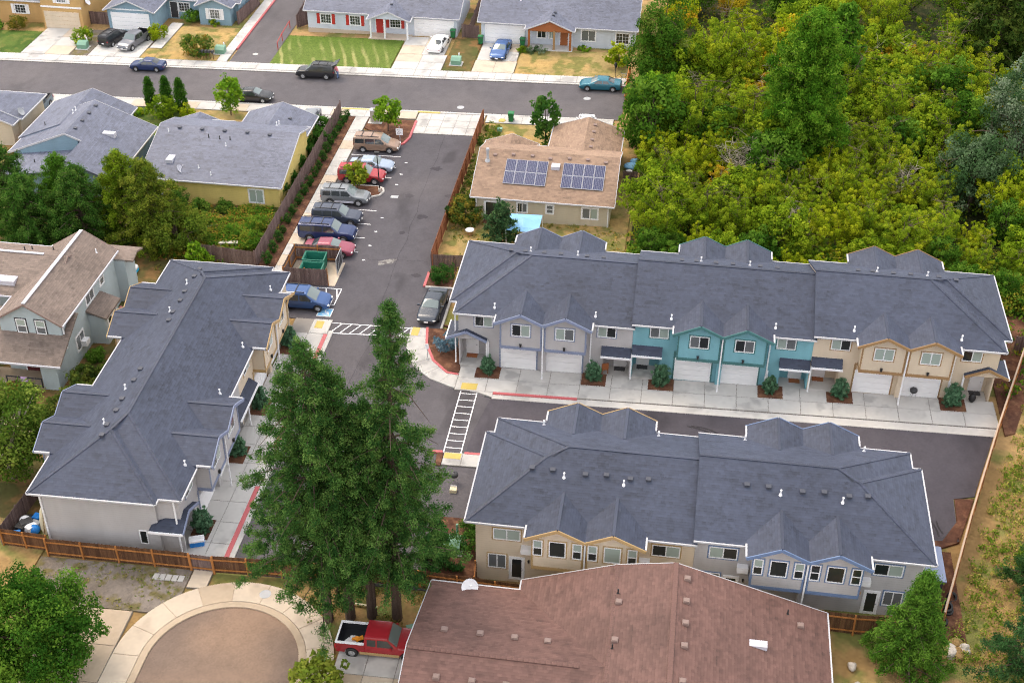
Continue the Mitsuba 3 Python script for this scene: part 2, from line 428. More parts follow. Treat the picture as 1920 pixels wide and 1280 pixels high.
slabs('sidewalk', -110, -8.3, 145.2, 147.0, 52, 1)
slabs('kerb', -110, -8.3, 144.72, 145.15, 17, 1, .10)
slabs('sidewalk', -110, -31.1, 133.7, 135.5, 40, 1, mats=['concrete_pale', 'concrete_warm', 'concrete_grey'])
slabs('sidewalk', -23.2, -9, 133.7, 135.5, 7, 1)
slabs('kerb', -110, -9, 135.53, 135.92, 16, 1, .10)
slabs('apron', -31.0, -23.4, 130.35, 135.5, 5, 3, .06)
slabs('sidewalk', -37.95, -36.4, 93.85, 133.65, 1, 20, .13, mats=['concrete_pale', 'concrete_warm', 'concrete_pale'])
# kerb walk in front of the west row
slabs('walkway', -33.7, -30.35, 63.1, 93.6, 2, 14, .12, skip={(0, 13)})
emit(struct('kerb'), MB().box(-30.3, -29.9, 63.1, 92, -.3, .09), 'concrete_pale')
for a, b in ((63.2, 71.5), (76, 83.5), (86, 91.4)): emit(struct('kerb_paint'), MB().box(-30.62, -30.28, a, b, -.2, .132), 'kerb_red')
# in front of the north row
slabs('walkway', -18.0, 24.9, 84.95, 88.35, 17, 2, .12)
emit(struct('kerb'), MB().poly([(-14.8, 84.2), (24.4, 83.95), (24.7, 84.9), (-14.8, 84.9)], -.3, .05), 'concrete_pale')
emit(struct('kerb_paint'), MB().box(-14.8, -7.95, 84.72, 84.98, -.2, .135), 'kerb_red')
bend = Polygon([(-23.3, 93.3), (-23.1, 90.3), (-22, 87.8), (-20.3, 86.2), (-18.4, 85.3), (-16, 84.8), (-14.8, 84.3), (-14.8, 84.93), (-18.02, 84.97), (-18.02, 87.2), (-18.9, 87.0), (-20.4, 88.6), (-21.4, 90.9), (-21.8, 93.3)]).buffer(0)
bk = struct('walkway')
emit(bk, MB().poly(bend, -.3, .085), 'concrete_grey')
cuts = [(-23.5, 91.9, -21.0, 92.3), (-23.2, 89.6, -20.8, 90.6), (-22.4, 87.9, -20.2, 89.3), (-21.1, 86.4, -19.4, 88.2), (-19.6, 85.4, -18.4, 87.5), (-17.9, 84.6, -17.9, 86.0), (-16.2, 84.4, -16.2, 86)]
pcs = bend
for a in cuts: pcs = pcs.difference(LineString([(a[0], a[1]), (a[2], a[3])]).buffer(.02))
for pg in pcs.geoms: part(bk, 'slab', MB().poly(pg, -.2, .12), cmats[rs.randint(3) + 0])
emit(struct('kerb_paint'), MB().poly(LineString([(-21.85, 93.3), (-21.45, 90.95), (-20.45, 88.7), (-19.0, 87.15), (-18.1, 87.0)]).buffer(.11), -.2, .16), 'kerb_red')
slabs('walkway', -17.35, -13.0, 75.6, 77.1, 3, 1, .12)
for q in ([(-18.2, 77.05), (-17.6, 77.1)], [(-15.7, 77.12), (-13, 77.1)]): emit(struct('kerb_paint'), MB().poly(LineString(q).buffer(.12), -.2, .14), 'kerb_red')
slabs('walkway', -12.4, 16.4, 73.2, 77.0, 12, 2, .11)
for nm, pts in (('tactile_pad', rect(-31.7, -31.0, 92.2, 93.3)), ('tactile_pad', rect(-23.1, -22.45, 92.1, 93.3)), ('tactile_pad', rect(-17.5, -16.2, 85.05, 85.9)), ('tactile_pad', rect(-17.3, -16.0, 76.35, 77.0))):
    emit(struct(nm), MB().poly(pts, -.1, .135), 'pad_yellow')
for a, b in ((-31.2, -28.6), (-40, -36.6)): emit(struct('kerb_paint'), MB().box(a, b, 135.42, 135.7, -.2, .135), 'pad_yellow')
# driveways on the far street
slabs('driveway', -36.8, -30.7, 147.05, 151.5, 2, 2, .12, mats=['concrete_pale', 'concrete_warm'])
slabs('driveway', -36.8, -31.1, 151.55, 156.9, 2, 2, .12, mats=['concrete_grey', 'concrete_warm'])
slabs('driveway', -27.0, -21.9, 147.05, 150.5, 2, 1, .12, mats=['concrete_pale', 'concrete_warm'])
slabs('driveway', -26.9, -22.0, 150.55, 156.2, 2, 2, .12, mats=['concrete_grey', 'concrete_warm'])
slabs('driveway', -75.4, -68.7, 147.05, 155.4, 2, 3, .12, mats=['concrete_grey', 'concrete_grey', 'concrete_warm'])
slabs('driveway', -84.2, -77.9, 147.05, 155.2, 2, 3, .12, mats=['concrete_grey', 'concrete_warm'])
slabs('walkway', -58.75, -57.45, 147.05, 200, 1, 24, .12)
emit(struct('kerb_paint'), MB().box(-57.45, -57.2, 151, 200, -.2, .15), 'kerb_red')
slabs('walkway', -68.5, -66.9, 150.2, 158.5, 1, 4, .11, mats=['concrete_grey'])
slabs('driveway', -78, -73, 126.5, 133.65, 2, 3, .1, mats=['concrete_warm', 'concrete_grey'])
slabs('driveway', -44.4, -40.6, 129, 133.65, 2, 2, .1, mats=['concrete_warm', 'concrete_grey'])
slabs('driveway', -14.7, -8.0, 128.6, 133.65, 2, 2, .1, mats=['concrete_warm', 'concrete_grey'])
# yards
yard = lambda pts, mat, z=.06, name='yard': sheet(name, pts, mat, z)
yard(rect(-52.0, -37.0, 147.05, 155.9), 'grass_striped', .08, 'lawn')
yard(rect(-21.8, -8.3, 147.05, 154.5), 'dry_grass', .08)
yard(rect(-66.8, -58.8, 147.05, 157.5), 'dry_grass', .08)
yard(rect(-68.65, -66.85, 147.05, 150.1), 'dry_grass', .08)
yard(rect(-77.8, -75.5, 147.05, 155.2), 'gravel_soil', .08)
yard(rect(-110, -84.3, 147.05, 154.0), 'grass_green', .08, 'lawn')
yard(rect(-30.6, -27.1, 147.05, 157), 'weedy_soil', .08)
yard(rect(-57.4, -45, 128, 133.6), 'dry_grass', .06)
yard(rect(-63.5, -57.45, 117, 133.6), 'grass_green', .07, 'lawn')
yard(rect(-57.0, -39.6, 101.6, 128), 'weedy_soil', .05)
yard(rect(-23.2, -14.8, 119, 133.6), 'dry_grass', .06)
yard(rect(-23.2, -5.8, 101, 118.9), 'dry_grass', .05)
yard([(-60, 66), (-45.2, 66), (-45.2, 104), (-60, 104)], 'weedy_soil', .05)
yard(rect(-60, -49.2, 75.5, 77.2), 'concrete_tan', .08, 'path')
yard(rect(-57, -50.2, 77.5, 79.2), 'grass_green', .07, 'lawn')
yard(rect(-43.5, -32.4, 58.4, 62.55), 'gravel_soil', .05)
yard(rect(-60, -43.6, 50, 66), 'dry_soil', .05)
yard([(25.2, 84.2), (26.0, 84.6), (30, 96), (30, 101), (25.4, 101)], 'mulch_brown', .06, 'mulch_bed')
yard([(20.45, 76.3), (21.85, 76.5), (20.0, 71.7), (18.5, 70.8), (16.8, 70.8), (16.8, 71.7), (20.2, 71.75)], 'mulch_brown', .08, 'mulch_bed')
yard(rect(16.7, 19.5, 62.4, 70.7), 'mulch_brown', .05, 'mulch_bed')
yard(rect(-16.3, -12.6, 62.8, 70), 'mulch_brown', .05, 'mulch_bed')
yard(rect(-39.6, -38.0, 100.5, 133.6), 'mulch_brown', .12, 'mulch_bed')
yard([(-36.3, 133.3), (-30.95, 133.3), (-30.85, 129.2), (-31.5, 127.4), (-33.5, 129.0), (-36.3, 131.0)], 'mulch_brown', .12, 'mulch_bed')
emit(struct('kerb_paint'), MB().poly(LineString([(-30.9, 133.2), (-30.82, 129.1), (-31.2, 127.7), (-32.0, 127.0)]).buffer(.12), -.2, .15), 'kerb_red')
isl = Polygon([(-36.2, 118.0), (-31.8, 118.0), (-31.1, 117.6), (-30.9, 116.9), (-31.2, 116.0), (-32.0, 115.6), (-36.2, 115.6)])
emit(struct('kerb'), MB().poly(isl, -.2, .15), 'concrete_pale')
yard(isl.buffer(-.2), 'mulch_brown', .165, 'mulch_bed')
yard(rect(-23.4, -20.95, 99.95, 103.2), 'mulch_brown', .12, 'mulch_bed')
emit(struct('kerb_paint'), MB().box(-23.55, -23.3, 99.9, 102.3, -.2, .15), 'kerb_red')
yard([(-21.75, 93.3), (-21.35, 91), (-20.4, 88.8), (-18.9, 87.3), (-18.05, 87.3), (-18.05, 94), (-20.6, 94), (-20.6, 99.8), (-19.4, 99.8), (-19.4, 93.4)], 'mulch_brown', .12, 'mulch_bed')
emit(struct('kerb'), MB().box(-20.75, -20.55, 93.4, 99.7, -.2, .15), 'concrete_pale'); emit(struct('kerb'), MB().box(-23.3, -20.6, 99.72, 99.92, -.2, .15), 'concrete_pale')
for X0 in (-18.2, -3.95, 10.3):
    for a, b in ((1.55, 3.6), (10.35, 12.35)):
        yard(rect(X0 + a, X0 + b, 86.75, 88.38), 'mulch_brown', .15, 'mulch_bed')
for Y0 in (64.2, 78.45):
    for a, b in ((1.3, 3.35), (9.65, 11.7)):
        yard(rect(-33.7, -32.35, Y0 + a, Y0 + b), 'mulch_brown', .15, 'mulch_bed')
yard([(-17.9, 76.95), (-17.4, 76.9), (-17.4, 75.5), (-17.8, 75.5)], 'mulch_brown', .12, 'mulch_bed')
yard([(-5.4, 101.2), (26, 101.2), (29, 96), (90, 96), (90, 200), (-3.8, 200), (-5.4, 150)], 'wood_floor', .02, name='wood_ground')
# the turning circle
cx, cy = -27.8, 54.6
circ = lambda r, a0=0, a1=360, n=64: [(cx + r * math.cos(math.radians(a)), cy + r * math.sin(math.radians(a))) for a in np.linspace(a0, a1, n)]
sheet('turning_circle', Polygon(circ(5.0)[:-1]).union(sbox(cx - 5, 30, cx + 5, cy)), 'asphalt_tan', .0)
k = struct('kerb')
emit(k, MB().poly(Polygon(circ(5.45)[:-1]).difference(Polygon(circ(4.98)[:-1])).intersection(sbox(-60, cy, 10, 70)), -.3, .10).box(cx - 5.45, cx - 4.98, 40, cy, -.3, .10).box(cx + 4.98, cx + 5.45, 40, cy, -.3, .10), 'concrete_tan')
k = struct('sidewalk')
rg = unary_union([Polygon(circ(7.25)[:-1]).difference(Polygon(circ(5.48)[:-1])).intersection(sbox(-60, cy, 10, 70)), sbox(cx - 7.25, 40, cx - 5.48, cy), sbox(cx + 5.48, 40, cx + 7.25, cy)])
emit(k, MB().poly(rg, -.3, .085), 'concrete_tan')
for a in np.arange(0, 181, 20.0):
    w0, w1 = circ(5.3, a, a, 1)[0], circ(7.5, a, a, 1)[0]
    rg = rg.difference(LineString([w0, w1]).buffer(.022))
for y in (45, 47.2, 49.4, 51.6): rg = rg.difference(LineString([(-45, y), (0, y)]).buffer(.022))
for pg in rg.geoms: part(k, 'slab', MB().poly(pg, -.2, .12 + rs.uniform(-.006, .006)), ['concrete_warm', 'concrete_tan', 'concrete_warm', 'concrete_warm'][rs.randint(4)])
slabs('driveway', -40.6, -35.1, 46, 58.3, 2, 4, .12, mats=['concrete_warm', 'concrete_warm', 'concrete_grey', 'concrete_tan'])
slabs('driveway', -20.5, -14.5, 51.5, 58.2, 3, 2, .12, mats=['concrete_warm', 'concrete_grey', 'concrete_tan'])
slabs('path', -32.3, -30.9, 60.9, 62.6, 1, 1, .11, mats=['concrete_warm'])
k = struct('path')
emit(k, MB().box(-35.0, -32.6, 61.3, 61.95, -.1, .06), 'gravel_soil')
for i in range(5): pbox(k, 'paver', -34.9 + .45 * i, -34.52 + .45 * i, 61.35, 61.9, -.1, .11, 'concrete_pale')
part('turning_circle', 'manhole_cover', MB().cyl((-27.9, 51.0, -.05), (-27.9, 51.0, .012), .4, n=20), 'steel')
k = struct('manhole_cover'); emit(k, MB().cyl((-26.7, 60.9, 0), (-26.7, 60.9, .135), .4, n=20), 'steel')

# ------------------------------------------------------------------ buildings
def mbox(x0, x1, y0, y1, z0, z1):
    return m3.Manifold.cube([x1 - x0, y1 - y0, z1 - z0]).translate([x0, y0, z0])


def piece(rect, ze, slope, axis='x', hip=(False, False), ridge=None, zb=None, extra=None):
    """one roof volume: eaves at ze on the long sides, ridge along axis, its ends hipped or gabled; ridge moves the ridge line off centre"""
    x0, x1, y0, y1 = rect
    a0, a1, b0, b1 = (x0, x1, y0, y1) if axis == 'x' else (y0, y1, x0, x1)
    mid = (b0 + b1) / 2 if ridge is None else ridge
    zr = ze + slope * (max(mid - b0, b1 - mid))
    zb = ze - .2 if zb is None else zb
    s = mbox(x0, x1, y0, y1, zb, zr + 1)
    def cut(s, n, p):
        n = np.array(n, float); n /= np.linalg.norm(n)
        return s.trim_by_plane(n.tolist(), float(n @ np.array(p)))
    for sl_, px_, pz_ in extra or ():
        s = cut(s, [sl_, 0, -1], [px_, 0, pz_])
    for sg in ((1, -1) if not extra else (-1,)):
        n = [0, sg * slope, -1] if axis == 'x' else [sg * slope, 0, -1]
        p = [0, mid, zr] if axis == 'x' else [mid, 0, zr]
        s = cut(s, n, p)
    for e, h in enumerate(hip):
        if h:
            sg = 1 if e == 0 else -1
            a = a0 if e == 0 else a1
            s = cut(s, [sg * slope, 0, -1] if axis == 'x' else [0, sg * slope, -1], [a, 0, ze] if axis == 'x' else [0, a, ze])
    return s


class Roof:
    def __init__(self, over=.4, thick=.16):
        self.p, self.over, self.thick = [], over, thick

    def add(self, rect, ze, slope, axis='x', hip=(False, False), ridge=None, gutter=True, wall=True, rake=(True, True), extra=None):
        self.p.append(dict(rect=rect, ze=ze, slope=slope, axis=axis, hip=hip, ridge=ridge, gutter=gutter, wall=wall, rake=rake, extra=extra))
        return self

    def solid(self, zb=None):
        return m3.Manifold.batch_boolean([piece(q['rect'], q['ze'], q['slope'], q['axis'], q['hip'], q['ridge'], zb, q['extra']) for q in self.p], m3.OpType.Add)

    def shell(self):
        u = self.solid()
        return u - u.translate([0, 0, -self.thick])

    def height(self, x, y):
        h = -9
        for q in self.p:
            x0, x1, y0, y1 = q['rect']
            if x0 <= x <= x1 and y0 <= y <= y1:
                a, b, a0, a1, b0, b1 = (x, y, x0, x1, y0, y1) if q['axis'] == 'x' else (y, x, y0, y1, x0, x1)
                mid = (b0 + b1) / 2 if q['ridge'] is None else q['ridge']
                z = q['ze'] + q['slope'] * (max(mid - b0, b1 - mid) - abs(b - mid))
                if q['extra'] and x < mid: z = min(pz_ + sl_ * (x - px_) for sl_, px_, pz_ in q['extra'])
                if q['hip'][0]: z = min(z, q['ze'] + q['slope'] * (a - a0))
                if q['hip'][1]: z = min(z, q['ze'] + q['slope'] * (a1 - a))
                h = max(h, z)
        return h

    def gutters(self):
        foot = unary_union([sbox(q['rect'][0], q['rect'][2], q['rect'][1], q['rect'][3]) for q in self.p])
        edge = foot.boundary.buffer(.02)
        mb = MB()
        for q in self.p:
            if not q['gutter']: continue
            x0, x1, y0, y1 = q['rect']
            s = {'y0': ((x0, y0), (x1, y0)), 'y1': ((x0, y1), (x1, y1)), 'x0': ((x0, y0), (x0, y1)), 'x1': ((x1, y0), (x1, y1))}
            use = (['y0', 'y1'] + [k for k, h in zip(('x0', 'x1'), q['hip']) if h]) if q['axis'] == 'x' else (['x0', 'x1'] + [k for k, h in zip(('y0', 'y1'), q['hip']) if h])
            for u in use:
                g = LineString(s[u]).intersection(edge)
                for e in getattr(g, 'geoms', [g]):
                    if e.length > .3:
                        (ax, ay), (bx, by) = e.coords[0], e.coords[-1]
                        ze = q['ze']
                        if q['ridge'] is not None:
                            b0, b1 = (y0, y1) if q['axis'] == 'x' else (x0, x1)
                            d = abs(((ay if q['axis'] == 'x' else ax)) - q['ridge'])
                            ze = ze + q['slope'] * (max(q['ridge'] - b0, b1 - q['ridge']) - d)
                        o = {'y0': (0, -.05), 'y1': (0, .05), 'x0': (-.05, 0), 'x1': (.05, 0)}[u]
                        mb.bar((ax + o[0], ay + o[1], ze - .06), (bx + o[0], by + o[1], ze - .06), .095, .12)
        return mb

    def rakes(self, w=.05, h=.15):
        mb = MB()
        for q in self.p:
            x0, x1, y0, y1 = q['rect']
            a0, a1, b0, b1 = (x0, x1, y0, y1) if q['axis'] == 'x' else (y0, y1, x0, x1)
            mid = (b0 + b1) / 2 if q['ridge'] is None else q['ridge']
            zr = q['ze'] + q['slope'] * max(mid - b0, b1 - mid)
            for e, a in enumerate((a0, a1)):
                if q['hip'][e] or not q['rake'][e]: continue
                a = a + (-.035 if e == 0 else .035)
                for b in (b0, b1):
                    z = zr - q['slope'] * abs(b - mid)
                    p, r = ((a, b, z - .07), (a, mid, zr - .07)) if q['axis'] == 'x' else ((b, a, z - .07), (mid, a, zr - .07))
                    mb.bar(p, r, w, h)
        return mb

    def walls(self, over=None, z0=-.7):
        o = self.over if over is None else over
        u = self.solid(-3).translate([0, 0, -.1])
        w = m3.Manifold.batch_boolean([mbox(q['rect'][0] + o, q['rect'][1] - o, q['rect'][2] + o, q['rect'][3] - o, z0, 30) for q in self.p if q['wall']], m3.OpType.Add)
        return w ^ u


WINC = {}


def wmesh(key, fn):
    if key not in WINC:
        WINC[key] = fn()
    return WINC[key]


def wall_m(m, p, d, z):
    """matrix of a thing set on a wall: x along d, y outward, z up, the origin its lower middle"""
    d = np.array(d, float) / np.linalg.norm(d)
    r = np.eye(4)
    r[:2, 0] = d; r[:2, 1] = (d[1], -d[0]); r[:3, 3] = (p[0], p[1], z)
    return m @ r


def window(par, m, p, d, z, w, h, kind='slide', trim=None, glass='glass_dark', frame_mat='white', glass2=None):
    M = wall_m(m, p, d, z)
    def fr():
        b = MB(); t = .075
        b.box(-w / 2, w / 2, -.02, .05, 0, t).box(-w / 2, w / 2, -.02, .05, h - t, h).box(-w / 2, -w / 2 + t, -.02, .05, t, h - t).box(w / 2 - t, w / 2, -.02, .05, t, h - t)
        if kind in ('slide', 'grid'): b.box(-.035, .035, -.02, .045, t, h - t)
        if kind == 'hung': b.box(-w / 2 + t, w / 2 - t, -.02, .045, h / 2 - .035, h / 2 + .035)
        if kind == 'grid':
            for x in (-w / 4, w / 4): b.box(x - .015, x + .015, -.02, .03, t, h - t)
            for zz in (h / 3, 2 * h / 3): b.box(-w / 2 + t, w / 2 - t, -.02, .031, zz - .015, zz + .015)
        return mikit.ply(b.mesh())
    k = share(par, 'window', wmesh(('f', w, h, kind), fr), frame_mat, M)
    if trim:
        t = .08
        share(k, 'trim', wmesh(('t', w, h), lambda: mikit.ply(MB().box(-w / 2 - t, w / 2 + t, -.03, .03, -t, 0).box(-w / 2 - t, w / 2 + t, -.03, .03, h, h + t).box(-w / 2 - t, -w / 2, -.03, .03, 0, h).box(w / 2, w / 2 + t, -.03, .03, 0, h).mesh())), trim, M)
    g2 = glass2 or glass
    if kind == 'hung':
        pbox(k, 'pane', -w / 2 + .05, w / 2 - .05, -.02, .018, .05, h / 2 - .02, g2, M)
        pbox(k, 'pane', -w / 2 + .05, w / 2 - .05, -.02, .022, h / 2 + .02, h - .05, glass, M)
    elif kind in ('slide', 'grid'):
        pbox(k, 'pane', -w / 2 + .05, -.02, -.02, .018, .05, h - .05, glass, M)
        pbox(k, 'pane', .02, w / 2 - .05, -.02, .022, .05, h - .05, g2, M)
    else:
        pbox(k, 'pane', -w / 2 + .05, w / 2 - .05, -.02, .02, .05, h - .05, glass, M)
    return k


def door(par, m, p, d, z=0.05, w=.92, h=2.05, mat='door_white', glass=False):
    M = wall_m(m, p, d, z)
    def ms():
        b = MB().box(-w / 2, w / 2, -.02, .03, 0, h)
        if not glass:
            for zz in (.2, 1.05):
                for x in (-w / 4, w / 4): b.box(x - w * .15, x + w * .15, 0, .042, zz, zz + (.7 if zz < 1 else .8))
        return mikit.ply(b.mesh())
    k = share(par, 'door', wmesh(('d', w, h, glass), ms), mat, M)
    share(k, 'door_frame', wmesh(('df', w, h), lambda: mikit.ply(MB().box(-w / 2 - .08, -w / 2, -.02, .05, 0, h + .08).box(w / 2, w / 2 + .08, -.02, .05, 0, h + .08).box(-w / 2, w / 2, -.02, .05, h, h + .08).mesh())), 'white', M)
    if glass: pbox(k, 'pane', -w / 2 + .14, w / 2 - .14, -.02, .036, .25, h - .15, 'glass_dark', M)
    share(k, 'handle', wmesh('dh', lambda: mikit.ply(MB().sphere((0, 0, 0), .05, 1).mesh())), 'steel', M @ tr(w / 2 - .1, .07, 1.0))
    return k


def garage(par, m, p, d, z=0.05, w=2.75, h=2.1):
    M = wall_m(m, p, d, z)
    k = share(par, 'garage_door', wmesh(('g', w, h), lambda: mikit.ply(MB().box(-w / 2 - .1, -w / 2, -.02, .07, 0, h + .1).box(w / 2, w / 2 + .1, -.02, .07, 0, h + .1).box(-w / 2, w / 2, -.02, .07, h, h + .1).mesh())), 'white', M)
    for i in range(4):
        share(k, 'panel', wmesh(('gp', w), lambda: mikit.ply(MB().box(-w / 2, w / 2, -.02, .02, .012, .515).box(-w / 2 + .1, -.08, 0, .032, .1, .43).box(.08, w / 2 - .1, 0, .032, .1, .43).mesh())), 'door_white', M @ sc(1, 1, h / 2.1) @ tr(0, 0, .525 * i))
    return k


VENT = mikit.ply(MB().box(-.15, .15, -.15, .15, -.12, .06).box(-.18, .18, -.18, .18, .06, .1).mesh())
PIPE = mikit.ply(MB().cyl((0, 0, -.15), (0, 0, .12), .17, .07, 10).cyl((0, 0, .1), (0, 0, .36), .05, n=10).cyl((0, 0, .36), (0, 0, .42), .075, .07, 10).mesh())
STACK = mikit.ply(MB().cyl((0, 0, -.1), (0, 0, .35), .05, n=8).cyl((0, 0, -.1), (0, 0, .08), .13, .05, 8).mesh())


def on_roof(par, m, R, name, plyd, mat, pts, dz=0.0):
    for x, y in pts: share(par, name, plyd, mat, m @ tr(x, y, R.height(x, y) + dz))


def downspout(par, m, x, y, z0, z1, mat='white'):
    part(par, 'downspout', MB().box(x - .05, x + .05, y - .05, y + .05, z0, z1).box(x - .06, x + .06, y - .14, y + .05, z0 - .05, z0 + .06), mat, m)


DISH = mikit.ply(MB().add(*(lambda t: (np.array(t.vertices), np.array(t.faces)))(trimesh.creation.revolve(np.array([[0, 0], [.2, .012], [.38, .06], [.46, .10], [.46, .12], [.37, .08], [.2, .032], [0, .02]]), sections=18)), rot('y', math.radians(55)) @ tr(0, 0, .2)).bar((0, 0, -.1), (-.02, 0, .45), .06, .06).bar((.1, 0, .1), (.55, 0, .55), .04, .04).box(.5, .6, -.05, .05, .5, .6).mesh())
SL, SP = 14.25, .46


def townhouses(name, label, x, y, deg, secs, rear=False, deep=1.0, group='townhouse rows of the complex'):
    """a row of paired townhouses; local x along the front, y into the house"""
    root = lab(numbered(name), label, 'townhouses', group)
    n = len(secs)
    for s, (wall, trim, blinds) in enumerate(secs):
        m = frame(*(np.array([x, y]) + rot('z', math.radians(deg))[:2, :2] @ [SL * s, 0]), deg, (7.2, 5.2)) @ sc(1, deep, 1)
        first, last = s == 0, s == n - 1
        xl, xr = (-.3 if first else -.12), (SL + .3 if last else SL + .16)
        R = Roof()
        R.add((xl, xr, -.4, 10.9), 5.35, SP, 'x', (first, last), rake=(not first, False))
        if first: R.add((xl - .6, 12, 1.3, 10.9), 5.35, SP, 'x', (True, False), rake=(False, False))
        if last: R.add((3, xr + .6, 1.3, 10.9), 5.35, SP, 'x', (False, True), rake=(False, False))
        for (a, b, r) in ((3.15, 7.1, 5.3), (7.1, 11.05, 8.9)):
            R.add((a, b, -1.55, 5.2), 5.5, .47, 'y', ridge=r, gutter=False, rake=(False, False))
            R.add((a, b, 5.2, 12.15), 5.5, .47, 'y', ridge=r, gutter=False, rake=(False, False))
        part(root, 'roof', R.shell(), 'shingle_slate', m)
        part(root, 'gutter', R.gutters().box(3.1, 3.22, -1.5, -.4, 5.42, 5.56).box(11.0, 11.12, -1.5, -.4, 5.42, 5.56).box(3.1, 3.22, 10.9, 12.1, 5.42, 5.56).box(11.0, 11.12, 10.9, 12.1, 5.42, 5.56), 'gutter_white', m)
        cap = MB()
        zr_ = 5.35 + SP * 5.65
        cl = lambda p, q: cap.bar((p[0], p[1], p[2] + .005), (q[0], q[1], q[2] + .005), .20, .03)
        ra, rb = (xl + 5.65 if first else xl), (xr - 5.65 if last else xr)
        cl((ra, 5.25, zr_), (rb, 5.25, zr_))
        for on, e, sg in ((first, xl, 1), (last, xr, -1)):
            if on:
                cl((e, -.4, 5.35), (e + sg * 5.65, 5.25, zr_))
                cl((e - sg * .6, 1.3, 5.35), (e + sg * 4.2, 6.1, 7.558))
                cl((e - sg * .6, 10.9, 5.35), (e + sg * 4.2, 6.1, 7.558))
                cl((e + sg * 4.2, 6.1, 7.558), (e + sg * 5.65, 5.25, zr_))
        for r in (5.3, 8.9):
            cl((r, -1.5, 6.51), (r, 2.1, 6.51)); cl((r, 12.1, 6.51), (r, 8.4, 6.51))
        part(root, 'ridge_cap', cap, 'shingle_slate', m)
        up = R.solid(-3).translate([0, 0, -.12])
        base = mbox(0.01, SL - .01, 0, 10.5, -.8, 12)
        bx = [mbox(a, b, -1.1, 1, 2.85, 12) for a, b in ((3.65, 6.95), (7.25, 10.55))] + [mbox(a, b, 9, 11.7, 2.5, 12) for a, b in ((3.65, 6.95), (7.25, 10.55))]
        bx += [mbox(6.9, 7.3, -.35, 1, -.8, 12), mbox(6.9, 7.3, 9, 10.9, -.8, 12)]
        if first: bx.append(mbox(-.25, 1, 1.7, 10.5, -.8, 12))
        if last: bx.append(mbox(SL - 1, SL + .25, 1.7, 10.5, -.8, 12))
        body = m3.Manifold.batch_boolean([base] + bx, m3.OpType.Add) ^ up
        for a, b in ((.12, 2.3), (SL - 2.3, SL - .12)):
            body = body - mbox(a, b, -1, 1.5, .02, 2.6)
        part(root, 'wall', body, 'siding_' + wall, m)
        # trim boards: gable rakes, box skirts, corner boards
        rk, sk = MB(), MB()
        for (a, b, r) in ((3.15, 7.1, 5.3), (7.1, 11.05, 8.9)):
            zr = 5.5 + .47 * max(r - a, b - r)
            for yy in (-1.59, 12.19):
                for e in (a, b): rk.bar((e, yy, zr - .47 * abs(e - r) - .1), (r, yy, zr - .1), .07, .24)
        part(root, 'rake_board', rk, trim, m)
        for a, b in ((3.65, 6.95), (7.25, 10.55)):
            for y0, y1, zz in ((-1.14, -.0, 2.85), (10.5, 11.74, 2.5)):
                yf = y0 if y0 < 0 else y1
                sk.box(a - .04, b + .04, yf - .025 if yf > 0 else yf, yf if yf > 0 else yf + .025, zz - .05, zz + .22)
                for e in (a, b): sk.box(e - .045, e + .045, y0, y1, zz - .06, zz + .2)
                for e in (a, b): sk.box(e - .06, e + .06, yf - .03 if yf > 0 else yf - .005, yf + .005 if yf > 0 else yf + .03, zz + .2, 5.45)
        for e in ((3.5, 6.5, 7.28, 10.28) if deg == 0 else (3.5, 6.5, 7.8, 10.8)): sk.box(e - .09, e + .09, -.045, 0, 0, 2.85)
        part(root, 'trim_board', sk, trim, m)
        gl = lambda i: blinds[i % len(blinds)]
        for i, xx in enumerate((2.1, SL - 2.1)):
            window(root, m, (xx, 0), (1, 0), 3.98, 1.5, 1.02, 'slide', trim, gl(i), glass2=gl(i + 1))
        for i, xx in enumerate((5.3, 8.85)):
            window(root, m, (xx, -1.1), (1, 0), 4.1, 1.52, 1.15, 'slide', trim, gl(i + 2), glass2=gl(i + 3))
            garage(root, m, ((5.0, 8.78)[i] if deg == 0 else (5.0, 9.3)[i], -.01), (1, 0), .06)
            part(root, 'porch_light', MB().box(-.07, .07, -.14, 0, -.12, .12).box(-.1, .1, -.16, 0, .12, .16), 'black', m @ tr(xx, -1.13, 3.22))
            door(root, m, ((.92, SL - .92)[i], 1.5), (1, 0), .06)
            pbox(root, 'doormat', (.92, SL - .92)[i] - .45, (.92, SL - .92)[i] + .45, .85, 1.4, .13, .15, 'dark' if (s + i) % 2 else 'rust_wood', m)
            pbox(root, 'stoop', (.14, SL - 2.28)[i], (2.28, SL - .14)[i], -.3, 1.48, -.5, .13, 'concrete_grey', m)
        part(root, 'electric_meter', MB().box(-.14, .14, -.12, 0, 0, .5).cyl((0, -.12, .35), (0, -.2, .35), .1, n=10).box(-.1, .1, -.1, 0, .6, 1.0), 'white', m @ tr(10.95, -.02, .75))
